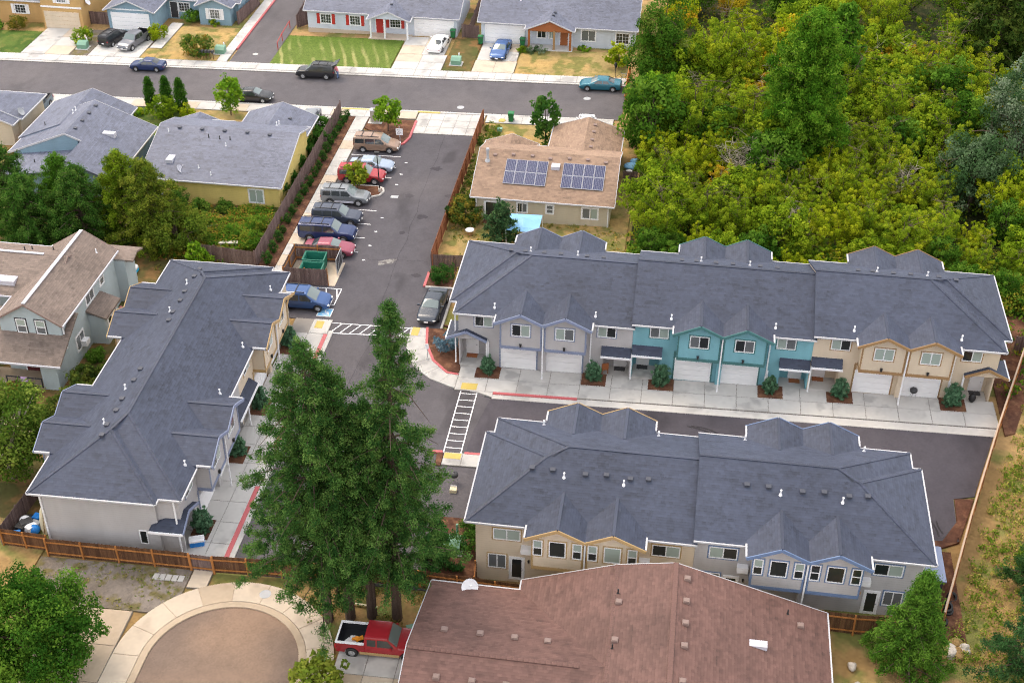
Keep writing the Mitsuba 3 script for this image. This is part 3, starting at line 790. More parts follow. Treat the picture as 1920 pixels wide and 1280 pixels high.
        # entries: a lean-to canopy between neighbours, a gabled porch at the ends of the row
        for i in range(2):
            end = (first and i == 0) or (last and i == 1)
            fl = np.eye(4) if i == 0 else tr(SL, 0) @ sc(-1, 1, 1)
            mm = m @ fl
            if end:
                P = Roof(.3)
                P.add((-.95, 2.4, -.4, 2.2), 2.82, .47, 'y', (False, True), ridge=.68, rake=(False, False))
                sh = P.shell()
                if i: sh = sh.mirror([1, 0, 0]).translate([SL, 0, 0])
                c = part(root, 'porch_roof', sh, 'shingle_slate', m)
                b = MB()
                for e in (-.95, 2.4): b.bar((e, -.44, 2.82 + .47 * (1.73 - abs(e - .68)) - .08), (.68, -.44, 3.63 - .08), .07, .22)
                v, f = b.mesh()
                v, f = (v @ fl[:3, :3].T + fl[:3, 3], f[:, ::-1] if i else f)
                part(c, 'rake_board', (v, f), trim, m)
                b = MB().box(-1.06, -.94, -.42, 2.2, 2.7, 2.86).box(2.3, 2.44, -.2, -.06, .1, 2.75)
                v, f = b.mesh(); v, f = (v @ fl[:3, :3].T + fl[:3, 3], f[:, ::-1] if i else f)
                part(c, 'gutter', (v, f), 'white', m)
                b = MB().poly([(-.7, 2.75), (2.1, 2.75), (.68, 3.45)], 0, .08, np.array([[1, 0, 0, 0], [0, 0, -1, -.1], [0, 1, 0, 0], [0, 0, 0, 1.0]]))
                v, f = b.mesh(); v, f = (v @ fl[:3, :3].T + fl[:3, 3], f[:, ::-1] if i else f)
                part(c, 'gable_wall', (v, f), 'siding_' + wall, m)
            else:
                x0, x1 = (.03, 2.45) if i == 0 else (SL - 2.45, SL - .03)
                b = MB().add([(x0, -.75, 2.62), (x1, -.75, 2.62), (x1, 0, 3.12), (x0, 0, 3.12), (x0, -.75, 2.5), (x1, -.75, 2.5), (x1, 0, 2.55), (x0, 0, 2.55)],
                             [[0, 1, 2, 3], [4, 7, 6, 5], [0, 4, 5, 1], [0, 3, 7, 4], [1, 5, 6, 2], [3, 2, 6, 7]])
                c = part(root, 'canopy', b, 'shingle_slate', m)
                pbox(c, 'gutter', x0 - .02, x1 + .02, -.86, -.75, 2.48, 2.62, 'white', m)
        downspout(root, m, 7.1, -1.2, .15, 5.55)
        downspout(root, m, 7.1, 11.8, .15, 5.55)
        downspout(root, m, 10.9, -.1, .5, 5.2)
        downspout(root, m, .04 if s else 2.5, -.6 if s else -.1, .15, 2.6)
        # rear
        for i in range(2):
            fx = (lambda q: q) if i == 0 else (lambda q: SL - q)
            window(root, m, (fx(1.85), 10.5), (-1, 0), 3.65, 1.85, 1.0, 'slide', trim, gl(i + 1), glass2=gl(i + 2))
            bxm = 5.3 if i == 0 else 8.9
            for dx, w, kd in ((-1.3, .64, 'hung'), (0, 1.12, 'fixed'), (1.3, .64, 'hung')):
                window(root, m, (bxm + dx, 11.7), (-1, 0), 3.7, w, 1.38, kd, trim, gl(i) if kd == 'fixed' else ('glass_blind' if i else gl(i)), glass2='glass_dark')
            window(root, m, (fx(1.2), 10.5), (-1, 0), 1.0, 1.25, 1.3, 'slide', trim, 'glass_grey')
            door(root, m, (fx(2.55), 10.5), (-1, 0), .06, glass=True)
            part(root, 'air_conditioner', MB().box(-.36, .36, 0, .42, 0, .5).box(-.3, .3, .42, .44, .06, .3), 'white', wall_m(m, (fx(3.2), 10.5), (-1, 0), 2.85))
            part(root, 'wall_light', MB().box(-.06, .06, 0, .12, -.1, .1), 'orange' if s == 0 and i == 0 and rear else 'black', wall_m(m, (fx(3.35), 10.5), (-1, 0), 1.9))
        yv = 6.6 if not rear else 7.0
        on_roof(root, m, R, 'roof_vent', VENT, 'vent_dark', [(3.4, yv), (4.6, yv + .1), (6.2, yv), (7.6, yv + .1), (9.8, yv), (11.2, yv)], .05)
        on_roof(root, m, R, 'vent_pipe', PIPE, 'white', [(5.0, yv + .5), (9.0, yv + .4), (2.95, .35), (11.15, .35)])
        if last and not rear: window(root, m, (SL + .25, 6), (0, 1), 1.2, .7, 1.2, 'slide', trim)
    # end walls: small window by the entry
    m = frame(x, y, deg, (7.2, 5.2)) @ sc(1, deep, 1)
    window(root, m, (-.25, 2.95) if deg else (-.25, 5), (0, -1), .95, .62, 1.25, 'fixed', None)
    downspout(root, m, -.3, 10.35, .1, 5.2); downspout(root, m, -.3, .2, .1, 5.2)
    return root


B1 = townhouses('townhouse_row', 'long townhouse row in grey, teal and tan sections facing the inner road', -18.2, 88.4, 0.0,
                [('grey', 'slate_blue', ['glass_dark', 'glass_blind', 'glass_dark', 'glass_blind', 'glass_grey']), ('teal', 'teal_dark', ['glass_grey', 'glass_blind', 'glass_grey', 'glass_dark']), ('tan', 'brown', ['glass_blind', 'glass_dark', 'glass_blind', 'glass_blind'])])
C1 = townhouses('townhouse_row', 'two-section townhouse row seen from behind, tan half and grey half, below the road', 15.95, 74.55, 180.0,
                [('grey', 'blue', ['glass_dark', 'glass_dark', 'glass_blind', 'glass_dark']), ('tan', 'tan_trim', ['glass_blind', 'glass_dark', 'glass_blind', 'glass_blind'])], True, .975)
A1 = townhouses('townhouse_row', 'townhouse row running up the left with its blank grey end wall by the wooden fence', -33.42, 64.2, 91.2,
                [('grey', 'slate_blue', ['glass_dark', 'glass_blind']), ('cream', 'tan_trim', ['glass_dark', 'glass_blind'])], False, .945)


def house(name, label, cat, x, y, R, wall, shingle, rake='gutter_white', gutter='gutter_white', deg=0.0, piv=(0, 0), group=None):
    root = lab(numbered(name), label, cat, group)
    m = frame(x, y, deg, piv)
    part(root, 'roof', R.shell(), shingle, m)
    part(root, 'gutter', R.gutters(), gutter, m)
    if R.rakes().v: part(root, 'rake_board', R.rakes(), rake, m)
    part(root, 'wall', R.walls(), wall, m)
    return root, m


# solar house
R = Roof(.45).add((-.45, 13.55, -.45, 9.6), 2.7, .34, ridge=5.75).add((-.75, 4.8, 4, 11.5), 2.72, .34, 'y', rake=(False, True)).add((5.85, 13.3, 4, 16.0), 2.72, .34, 'y', rake=(False, True))
root, m = house('house', 'tan-roofed house with two solar arrays on its roof', 'house', -20.75, 112.4, R, 'siding_sand', 'shingle_tan', piv=(6.5, 6), group='houses')
door(root, m, (1.75, 0), (1, 0), .1, 1.7, 2.0, 'white', True)
window(root, m, (4.6, 0), (1, 0), 1.1, 1.0, 1.05, 'slide', 'white', 'glass_dark', glass2='glass_grey')
window(root, m, (7.3, 0), (1, 0), 1.2, .7, .95, 'hung', 'white', 'glass_grey')
window(root, m, (11.2, 0), (1, 0), .95, 1.55, 1.2, 'slide', 'white', 'glass_grey', glass2='glass_blind')
for i in range(11): pbox(root, 'batten', .9 + 1.15 * i, .94 + 1.15 * i, -.03, 0, 0, 2.5, 'siding_sand', m)
on_roof(root, m, R, 'roof_vent', VENT, 'vent_brown', [(1.2, 4.9), (3.0, 5.1), (4.9, 5.1), (6.7, 4.9), (8.6, 5.1), (10.4, 5.1), (12.2, 4.9), (10.3, 9.6), (10.3, 11.2), (10.3, 13), (10.3, 14.6)], .03)
on_roof(root, m, R, 'chimney_pipe', mikit.ply(MB().cyl((0, 0, -.2), (0, 0, .15), .4, .16, 12).cyl((0, 0, 0), (0, 0, 1.15), .13, n=10).cyl((0, 0, 1.1), (0, 0, 1.3), .2, .16, 10).mesh()), 'steel', [(.55, 4.2)])
on_roof(root, m, R, 'skylight', mikit.ply(MB().box(-.42, .42, -.4, .4, -.2, .22).mesh()), 'sky_light', [(7.35, 3.95)])
downspout(root, m, 12.95, -.1, .1, 2.5); downspout(root, m, .1, -.1, .1, 2.5)
ang = math.atan(.34)
for k_, (x0, lb) in enumerate(((2.45, 'left of the two solar arrays on the tan roof'), (8.1, 'right of the two solar arrays on the tan roof'))):
    sa = lab(numbered('solar_array'), lb, 'solar panels')
    ms = m @ tr(x0, 1.3, R.height(x0, 1.3) + .12) @ rot('x', ang)
    part(sa, 'rail', MB().box(0, 4.15, .3, .36, -.14, -.02).box(0, 4.15, 2.9, 2.96, -.14, -.02), 'alu', ms)
    for i in range(4):
        for j in range(2):
            pk = pbox(sa, 'panel', .02 + 1.04 * i, 1.03 + 1.04 * i, .02 + 1.64 * j, 1.63 + 1.64 * j, -.03, .02, 'alu', ms)
            for q in range(6):
                pbox(pk, 'cell', .055 + 1.04 * i + .158 * q, .198 + 1.04 * i + .158 * q, .06 + 1.64 * j, 1.59 + 1.64 * j, -.02, .028, 'solar_cell', ms)

# yellow house
R = Roof(.4).add((-.4, 14.4, -.4, 11.0), 2.7, .31, ridge=7.1).add((6.2, 13.9, 5, 15.8), 2.72, .36, 'y', rake=(False, True)).add((-.6, 3.7, 5, 13.2), 2.72, .36, 'y', rake=(False, True))
root, m = house('house', 'yellow-walled house with a wide grey roof above the weedy yard', 'house', -54.6, 112.6, R, 'siding_yellow', 'shingle_grey', piv=(7, 7), group='houses')
window(root, m, (11.6, 0), (1, 0), .6, 1.5, 1.5, 'slide', 'white', 'glass_blind')
door(root, m, (1.0, 0), (1, 0), .1, 1.6, 2.0, 'white', True)
on_roof(root, m, R, 'roof_vent', VENT, 'vent_dark', [(1.8, 6.6), (4.2, 6.6), (6.6, 6.6), (9, 6.6), (11.4, 6.5), (11.6, 13)], .03)
on_roof(root, m, R, 'vent_pipe', PIPE, 'white', [(11.0, 11.0), (11.0, 10.2)])
on_roof(root, m, R, 'vent_stack', STACK, 'white', [(.8, 6.0), (7.3, 4.6), (5.4, 1.4), (6.9, .6)])
on_roof(root, m, R, 'vent_stack', STACK, 'black', [(5.2, 5.6), (6.4, 5.5), (7.5, 5.5)])
on_roof(root, m, R, 'skylight', mikit.ply(MB().box(-.35, .35, -.7, .7, -.25, .15).mesh()), 'sky_light', [(2.2, 2.4)])
on_roof(root, m, R, 'satellite_dish', DISH, 'sky_light', [(3.4, .9)])

# grey house beside it
R = Roof(.4).add((0, 13.2, -.2, 7.8), 2.7, .40, 'y', rake=(False, True)).add((-.3, 9.3, 3, 12.0), 2.72, .40, 'y', rake=(False, True)).add((8.3, 13.2, -4.6, 4), 2.7, .40, 'y', ridge=6.6, rake=(False, False)).add((1.0, 8.3, -5.0, 2), 2.6, .15, 'y', (False, False), ridge=8.3, rake=(False, False))
root, m = house('house', 'grey-roofed house with a skylight and an open front gable, left of the yellow house', 'house', -70.6, 116.3, R, 'siding_blue', 'shingle_grey', piv=(6, 6), group='houses')
part(root, 'rake_board', MB().bar((0, -.24, 2.63), (6.6, -.24, 5.27), .06, .18).bar((6.6, -.24, 5.27), (8.3, -.24, 4.59), .06, .18), 'gutter_white', m)
on_roof(root, m, R, 'roof_vent', VENT, 'vent_dark', [(7.1, 1.4), (7.1, 3.2), (7.1, 5.0), (7.1, 6.8), (7.0, 8.4)], .03)
on_roof(root, m, R, 'vent_pipe', PIPE, 'white', [(5.0, 5.6), (5.0, 6.3)])
on_roof(root, m, R, 'vent_stack', STACK, 'dark', [(2.2, 4.4), (4.0, -2.5)])
on_roof(root, m, R, 'skylight', mikit.ply(MB().box(-.75, .75, -.32, .32, -.3, .22).mesh()), 'sky_light', [(9.9, 2.8)])
R = Roof(.4).add((-8, 2.9, -3.0, 2.2), 2.7, .40, 'y', (False, True)).add((-6.5, 3.2, -1.5, 5.0), 2.7, .40, 'y', (False, True))
root, m = house('house', 'beige-walled house with grey roof at the left edge, a dish on its eave', 'house', -76.1, 125.6, R, 'siding_sand', 'shingle_grey', piv=(0, 0), group='houses')
share(root, 'satellite_dish', DISH, 'steel', m @ tr(2.6, -.6, 3.0))
window(root, m, (-2.2, -2.6), (1, 0), 1.0, 1.2, 1.1, 'slide', 'white')

# houses across the street (local front faces -y)
R = Roof(.4).add((-.4, 19.7, -.4, 10.6), 2.75, .42).add((8.2, 13.7, -2.0, 5), 2.7, .42, 'y', wall=False)
root, m = house('house', 'white house with red door, red shutters and a gabled porch', 'house', -49.9, 157.6, R, 'siding_pale', 'shingle_grey', piv=(9, 3), group='houses')
body = root + '__wall'
for i, xx in enumerate((2.4, 6.2, 11.4)):
    window(root, m, (xx, 0), (1, 0), 1.0, 1.4, 1.25, 'grid', 'white', 'glass_dark')
    for s_ in (-1, 1): pbox(root, 'shutter', xx + s_ * .98 - .2, xx + s_ * .98 + .2, -.06, 0, .95, 2.3, 'red', m)
door(root, m, (9.4, 0), (1, 0), .1, .95, 2.1, 'red')
garage(root, m, (16.4, 0), (1, 0), .1, 4.9, 2.2)
for xx in (8.6, 10.4, 13.3): part(root, 'porch_post', MB().box(xx - .09, xx + .09, -1.8, -1.62, .1, 2.7), 'white', m)
pbox(root, 'porch_slab', 8.3, 13.6, -1.95, -.01, -.5, .2, 'concrete_warm', m)
part(root, 'foundation', MB().box(-.02, 8.2, -.03, 0, -.5, .3), 'concrete_warm', m)
on_roof(root, m, R, 'roof_vent', VENT, 'vent_dark', [(10.95, .4)], .03)
on_roof(root, m, R, 'vent_pipe', PIPE, 'white', [(14.6, 4.8), (19.0, 3.2)])
part(root, 'porch_gable', MB().poly([(8.5, 2.75), (13.4, 2.75), (10.95, 3.75)], 0, .08, np.array([[1, 0, 0, 0], [0, 0, -1, -1.7], [0, 1, 0, 0], [0, 0, 0, 1.0]])), 'siding_pale', m)
scene[body]['bsdf'] = {'type': 'ref', 'id': 'siding_pale'}
R = Roof(.4).add((-.4, 19.5, -.4, 12.6), 2.75, .42).add((5.7, 11.8, -1.7, 6), 2.7, .42, 'y', rake=(True, False), wall=False)
root, m = house('house', 'pale grey house with a timber-gabled porch and a wooden front door', 'house', -27.2, 155.9, R, 'siding_pale', 'shingle_grey', piv=(9, 3), group='houses')
garage(root, m, (3.0, 0), (1, 0), .1, 4.8, 2.2)
door(root, m, (10.4, 0), (1, 0), .2, .95, 2.1, 'rust_wood')
window(root, m, (7.6, 0), (1, 0), 1.0, 1.1, 1.2, 'slide', 'white')
window(root, m, (8.8, 0), (1, 0), 1.0, .6, 1.1, 'slide', 'white', 'glass_blind')
window(root, m, (13.4, 0), (1, 0), .95, 1.75, 1.4, 'slide', 'white', 'glass_grey')
window(root, m, (17.6, 0), (1, 0), .85, 1.65, 1.4, 'grid', 'white', 'glass_dark')
part(root, 'porch_gable', MB().poly([(6.1, 2.45), (11.5, 2.45), (11.5, 2.8), (8.75, 3.85), (6.1, 2.8)], 0, .1, np.array([[1, 0, 0, 0], [0, 0, -1, -1.4], [0, 1, 0, 0], [0, 0, 0, 1.0]])), 'rust_wood', m)
for xx in (6.2, 9.3, 11.3): part(root, 'porch_post', MB().box(xx - .12, xx + .12, -1.6, -1.36, .1, 2.6), 'rust_wood' if xx != 9.3 else 'brown', m)
pbox(root, 'porch_slab', 6.0, 11.6, -1.8, -.01, -.5, .18, 'concrete_grey', m)
on_roof(root, m, R, 'vent_pipe', PIPE, 'white', [(4.5, 3.4), (4.5, 4.1)])
on_roof(root, m, R, 'roof_vent', VENT, 'vent_dark', [(9.0, .2), (9.1, 1.2)], .05)
R = Roof(.4).add((-.4, 6.4, -.4, 11), 2.75, .42, 'y').add((3, 16.2, 4.6, 14), 2.75, .42).add((10.6, 15.6, 2.9, 9), 2.75, .42, 'y')
root, m = house('house', 'blue house with a white double garage door and white shutters beside the lane', 'house', -75.7, 155.3, R, 'siding_blue', 'shingle_grey', piv=(7, 3), group='houses')
garage(root, m, (3.0, 0), (1, 0), .1, 4.9, 2.2)
part(root, 'gable_band', MB().box(-.05, 6.05, -.05, 0, 2.75, 2.9), 'white', m)
window(root, m, (13.1, 3.3), (1, 0), .95, 1.35, 1.3, 'grid', 'white', 'glass_grey')
for s_ in (-1, 1): pbox(root, 'shutter', 13.1 + s_ * 1.0 - .2, 13.1 + s_ * 1.0 + .2, 3.22, 3.3, .9, 2.35, 'white', m)
window(root, m, (8.4, 5.0), (1, 0), 1.0, 1.5, 1.2, 'grid', 'white', 'glass_dark')
door(root, m, (7.0, 5.0), (1, 0), .1, .95, 2.1, 'dark')
R = Roof(.4).add((-.4, 5.8, -.4, 11), 5.4, .42, 'y').add((-12, 2, 1.6, 10), 2.9, .42)
root, m = house('house', 'ochre two-storey house with a tan garage door in the far left corner', 'house', -84.6, 155.3, R, 'siding_ochre', 'shingle_grey', piv=(0, 3), group='houses')
k = garage(root, m, (2.6, 0), (1, 0), .1, 4.5, 2.2)
for q in [q for q in scene if q.startswith(k)]: scene[q]['bsdf'] = {'type': 'ref', 'id': 'siding_tan'}
part(root, 'storey_band', MB().box(-.05, 5.45, -.06, 0, 2.9, 3.12), 'white', m)
window(root, m, (2.9, 0), (1, 0), 3.6, 1.3, 1.2, 'grid', 'white', 'glass_grey')
for s_ in (-1, 1): pbox(root, 'shutter', 2.9 + s_ * .95 - .18, 2.9 + s_ * .95 + .18, -.06, 0, 3.55, 4.85, 'white', m)
window(root, m, (-4.0, 2.0), (1, 0), 1.0, 1.5, 1.2, 'grid', 'white', 'glass_dark')
for s_ in (-1, 1): pbox(root, 'shutter', -4.0 + s_ * 1.05 - .18, -4.0 + s_ * 1.05 + .18, 1.94, 2.0, .95, 2.25, 'white', m)
share(root, 'satellite_dish', DISH, 'white', m @ tr(5.5, 1.5, 3.2))

# pale blue two-storey house at the left edge
R = Roof(.35).add((-6.0, -.05, -.4, 11.5), 5.3, .62, 'y', rake=(True, True)).add((-16, -2.5, 3.2, 11.2), 5.3, .45)
root, m = house('house', 'pale blue two-storey house with a brown shingle roof and front porch at the left edge', 'house', -49.75, 83.3, R, 'siding_aqua', 'shingle_umber', 'vent_brown', 'sky_light', piv=(-3, 5), group='houses')
P = Roof(.2).add((-14, .25, -2.6, 2.0), 2.85, .5, 'x', ridge=1.9, rake=(False, False))
part(root, 'porch_roof', P.shell() - mbox(-5.6, -.35, 0.0, 5, 0, 9), 'shingle_umber', m)
pbox(root, 'porch_gutter', -14, .3, -2.72, -2.6, 2.72, 2.86, 'sky_light', m)
part(root, 'porch_wall', MB().box(-1.75, -.35, -2.2, 0, -.5, 2.75), 'siding_aqua', m)
pbox(root, 'porch_slab', -9, -1.75, -2.3, 0, -.5, .25, 'concrete_tan', m)
part(root, 'railing', MB().box(-4.9, -1.8, -2.28, -2.2, 1.1, 1.18).box(-4.9, -4.82, -2.28, -2.2, .2, 1.18).box(-3.3, -3.22, -2.28, -2.2, .2, 1.1).box(-1.88, -1.8, -2.28, -2.2, .2, 1.1).box(-4.9, -1.8, -2.26, -2.22, .35, .4), 'dark', m)
part(root, 'porch_post', MB().box(-7.0, -6.8, -2.3, -2.1, .2, 2.75), 'dark', m)
pbox(root, 'notice', -3.6, -3.05, -2.31, -2.285, .75, 1.25, 'lilac', m)
door(root, m, (-3.4, -.06), (1, 0), .25, 1.5, 2.05, 'maroon')
for xx in (-3.75, -2.1): window(root, m, (xx, -.06), (1, 0), 4.1, .85, 1.35, 'hung', 'dark', 'glass_blind', glass2='glass_grey')
for yy, z_, w_, kd in ((1.6, 3.75, .75, 'hung'), (5.6, 3.75, 1.6, 'slide'), (8.2, 3.85, .8, 'hung'), (2.6, 1.1, 1.5, 'slide')):
    window(root, m, (-.4, yy), (0, 1), z_, w_, 1.3 if z_ > 2 else 1.4, kd, 'white', 'glass_grey')
part(root, 'air_conditioner', MB().box(-.36, .36, 0, .5, 0, .5), 'white', wall_m(m, (-.4, 2.95), (0, 1), 1.2))
B_ = Roof(.2).add((-1, 1.35, 4.4, 7.6), 2.95, .35, 'y', ridge=-.9, rake=(False, False))
part(root, 'bay_roof', B_.shell(), 'shingle_umber', m)
part(root, 'bay_wall', MB().box(-.5, 1.1, 4.6, 7.4, -.5, 3.0), 'siding_aqua', m)
for yy in (5.5, 6.5): window(root, m, (1.1, yy), (0, 1), 1.2, .8, 1.3, 'hung', 'white', 'glass_dark')
window(root, m, (.5, 7.4), (-1, 0), 1.3, .6, 1.1, 'fixed', 'white', 'glass_blind')
R2 = Roof(.2).add((-2.5, 1.4, 11.1, 13.4), 4.6, .3, rake=(True, True))
part(root, 'rear_roof', R2.shell(), 'shingle_umber', m)
part(root, 'rear_wall', MB().box(-2.3, .6, 11.1, 13.0, -.5, 4.6), 'siding_aqua', m)
part(root, 'ridge_cap', MB().bar((-3.02, -.35, R.height(-3.02, 1) + .03), (-3.02, 11.4, R.height(-3.02, 1) + .03), .3, .06).bar((-16, 7.2, R.height(-12, 7.2) + .03), (-4.6, 7.2, R.height(-12, 7.2) + .03), .25, .05), 'sky_light', m)
on_roof(root, m, R, 'vent_stack', STACK, 'dark', [(-5.0, 9.6), (-6.6, 9.0), (-6.9, 8.3), (-9.5, 8.6)])
on_roof(root, m, R, 'vent_stack', STACK, 'white', [(-1.2, 9.8)])
on_roof(root, m, R, 'skylight', mikit.ply(MB().box(-1.2, 1.2, -.9, .9, -.6, .0).mesh()), 'sky_light', [(-7.3, 5.0)])
downspout(root, m, -.3, .1, 2.8, 5.2)

# rust roof building in the foreground
R = Roof(.3).add((-9.3, 10.2, -16, 8.9), 3.0, .305, 'y', ridge=.45, rake=(False, False), extra=((.375, -9.3, 3.0), (.185, -3.2, 5.29))).add((-15.1, .4, -7.0, 8.7 - .7), 3.0, .30)
root, m = house('house', 'broad rust-red shingle roof of the building in the foreground', 'house', .05, 52.4, R, 'siding_sand', 'shingle_rust', piv=(0, 0))
VB = mikit.ply(MB().box(-.2, .2, -.2, .2, -.12, .08).box(-.16, .16, -.16, .16, .08, .14).mesh())
on_roof(root, m, R, 'roof_vent', VB, 'vent_brown', [(-13.2, 2.4), (-11.0, 2.4), (-8.9, 2.4), (-6.9, 2.4), (-13.0, -1.3), (-10.9, -1.3), (-8.9, -1.3), (-6.9, -1.3), (1.2, 7.8), (1.2, 5.9), (1.2, 4.1), (1.2, 2.3), (1.2, -.4), (-2.9, 5.6), (-2.9, 2.5), (8.4, 7.0)], .05)
on_roof(root, m, R, 'vent_stack', STACK, 'black', [(-3.0, 6.4), (-3.0, 1.9), (7.6, 7.7)])
on_roof(root, m, R, 'skylight', mikit.ply(MB().box(-.62, .62, -.26, .26, -.25, .14).mesh()), 'sky_light', [(5.6, 4.3)])
share(root, 'satellite_dish', DISH, 'white', m @ tr(-12.6, 7.7, 3.15) @ rot('z', -1.2) @ sc(1.2, 1.2, 1.2))
rk = MB()
for p, q in (((-9.3, 3.0), (-3.2, 5.29)), ((-3.2, 5.29), (.45, 5.97)), ((.45, 5.97), (10.2, 3.0))): rk.bar((p[0], 8.93, p[1] - .06), (q[0], 8.93, q[1] - .06), .05, .14)
part(root, 'rake_board', rk, 'gutter_white', m)
rcap = MB()
for yy in np.arange(-15.5, 8.8, .33): rcap.bar((-3.2, yy, 5.285), (-3.2, yy + .31, 5.30), .22, .02)
for xx in np.arange(-15.0, -5.0, .33): rcap.bar((xx, .35, R.height(xx, .35) + .01), (xx + .31, .35, R.height(xx, .35) + .025), .3, .03)
for yy in np.arange(-15.5, 8.8, .33): rcap.bar((.45, yy, R.height(.45, yy) + .012), (.45, yy + .31, R.height(.45, yy) + .03), .32, .03)
part(root, 'ridge_cap', rcap, 'shingle_rust', m)

# ------------------------------------------------------------------ vehicles
CARS = {   # stations along the car: x, bottom, belt, top, half width, half width of the roof
    'sedan': dict(st=[(-2.36, .36, .74, .79, .70, .64), (-2.2, .25, .90, .95, .84, .74), (-1.6, .21, .95, 1.0, .89, .72), (-.85, .19, .95, 1.38, .91, .62), (.25, .19, .93, 1.43, .91, .62), (1.1, .19, .92, .99, .91, .74), (1.95, .22, .80, .85, .87, .72), (2.25, .28, .66, .70, .78, .62), (2.36, .36, .52, .56, .68, .56)],
                  wheels=(1.42, -1.42, .33), wind=(4, 5), back=(3, 2), side=[((-1.45, .1), (-1.1, .1), (-1.1, .55), (-1.02, .88 - .3)), ((-1.02, .08), (-.3, .08), (-.3, .86), (-.86, .86)), ((-.22, .08), (.85, .08), (.28, .86), (-.22, .86))]),
    'suv': dict(st=[(-2.38, .45, .98, 1.45, .82, .64), (-2.25, .32, 1.05, 1.72, .91, .68), (-1.0, .27, 1.04, 1.77, .93, .69), (.35, .27, 1.02, 1.75, .93, .68), (1.15, .27, 1.02, 1.09, .92, .80), (2.0, .3, .95, 1.01, .90, .78), (2.34, .36, .78, .83, .84, .72), (2.44, .42, .58, .62, .76, .62)],
                wheels=(1.5, -1.42, .38), wind=(3, 4), back=None, side=[((-2.12, .1), (-1.3, .1), (-1.3, .84), (-2.12, .84)), ((-1.2, .08), (-.35, .08), (-.35, .85), (-1.2, .85)), ((-.26, .08), (.9, .08), (.36, .86), (-.26, .86))], rails=True),
    'longsuv': dict(st=[(-2.74, .45, 1.02, 1.6, .86, .70), (-2.62, .33, 1.1, 1.82, .96, .74), (-1.0, .28, 1.09, 1.87, .98, .75), (.55, .28, 1.07, 1.84, .98, .74), (1.3, .28, 1.07, 1.14, .97, .86), (2.3, .31, 1.02, 1.08, .95, .84), (2.66, .38, .86, .92, .90, .78), (2.76, .44, .62, .66, .82, .7)],
                    wheels=(1.72, -1.58, .40), wind=(3, 4), back=None, side=[((-2.5, .1), (-1.4, .1), (-1.4, .84), (-2.5, .84)), ((-1.3, .08), (-.3, .08), (-.3, .85), (-1.3, .85)), ((-.2, .08), (1.05, .08), (.56, .86), (-.2, .86))], rails=True),
    'van': dict(st=[(-2.42, .45, .95, 1.5, .84, .70), (-2.3, .28, 1.02, 1.74, .93, .74), (-.8, .24, 1.01, 1.79, .95, .75), (.55, .24, 1.0, 1.76, .95, .74), (1.5, .24, .98, 1.05, .93, .80), (2.1, .27, .84, .89, .88, .72), (2.38, .34, .64, .68, .78, .62), (2.45, .4, .5, .54, .7, .55)],
                wheels=(1.52, -1.38, .35), wind=(3, 4), back=None, side=[((-2.2, .1), (-1.2, .1), (-1.2, .84), (-2.2, .84)), ((-1.1, .08), (-.1, .08), (-.1, .85), (-1.1, .85)), ((0, .08), (1.15, .08), (.58, .86), (0, .86))], rails=True),
    'cab': dict(st=[(-.95, .36, 1.06, 1.60, .93, .70), (-.9, .34, 1.08, 1.78, .95, .73), (.55, .32, 1.08, 1.80, .96, .73), (1.2, .32, 1.08, 1.14, .95, .85), (2.2, .34, 1.02, 1.08, .94, .82), (2.62, .4, .86, .92, .89, .76), (2.72, .46, .62, .66, .8, .66)],
                wheels=(1.78, -1.78, .40), wind=(2, 3), back=None, side=[((-.75, .1), (-.2, .1), (-.2, .84), (-.75, .84)), ((-.1, .08), (.98, .08), (.58, .86), (-.1, .86))]),
}


def ring_at(st, x):
    xs = [s[0] for s in st]
    q = [np.interp(x, xs, [s[i] for s in st]) for i in range(1, 6)]
    zb, be, to, w, wr = q
    k = max(min((to - be) / .3, 1), .15)
    return np.array([(0, zb), (w * .86, zb), (w * .97, zb + .12), (w, zb * .45 + be * .55), (w * .985, be), (wr + .05 * k, to - .09 * k), (wr * .86, to), (0, to + .03)])


def glass_pt(st, x, t, off=.012):
    r = ring_at(st, x)
    p = r[4] * (1 - t) + r[5] * t
    return np.array([x, p[0] + off, p[1] + off * .4])


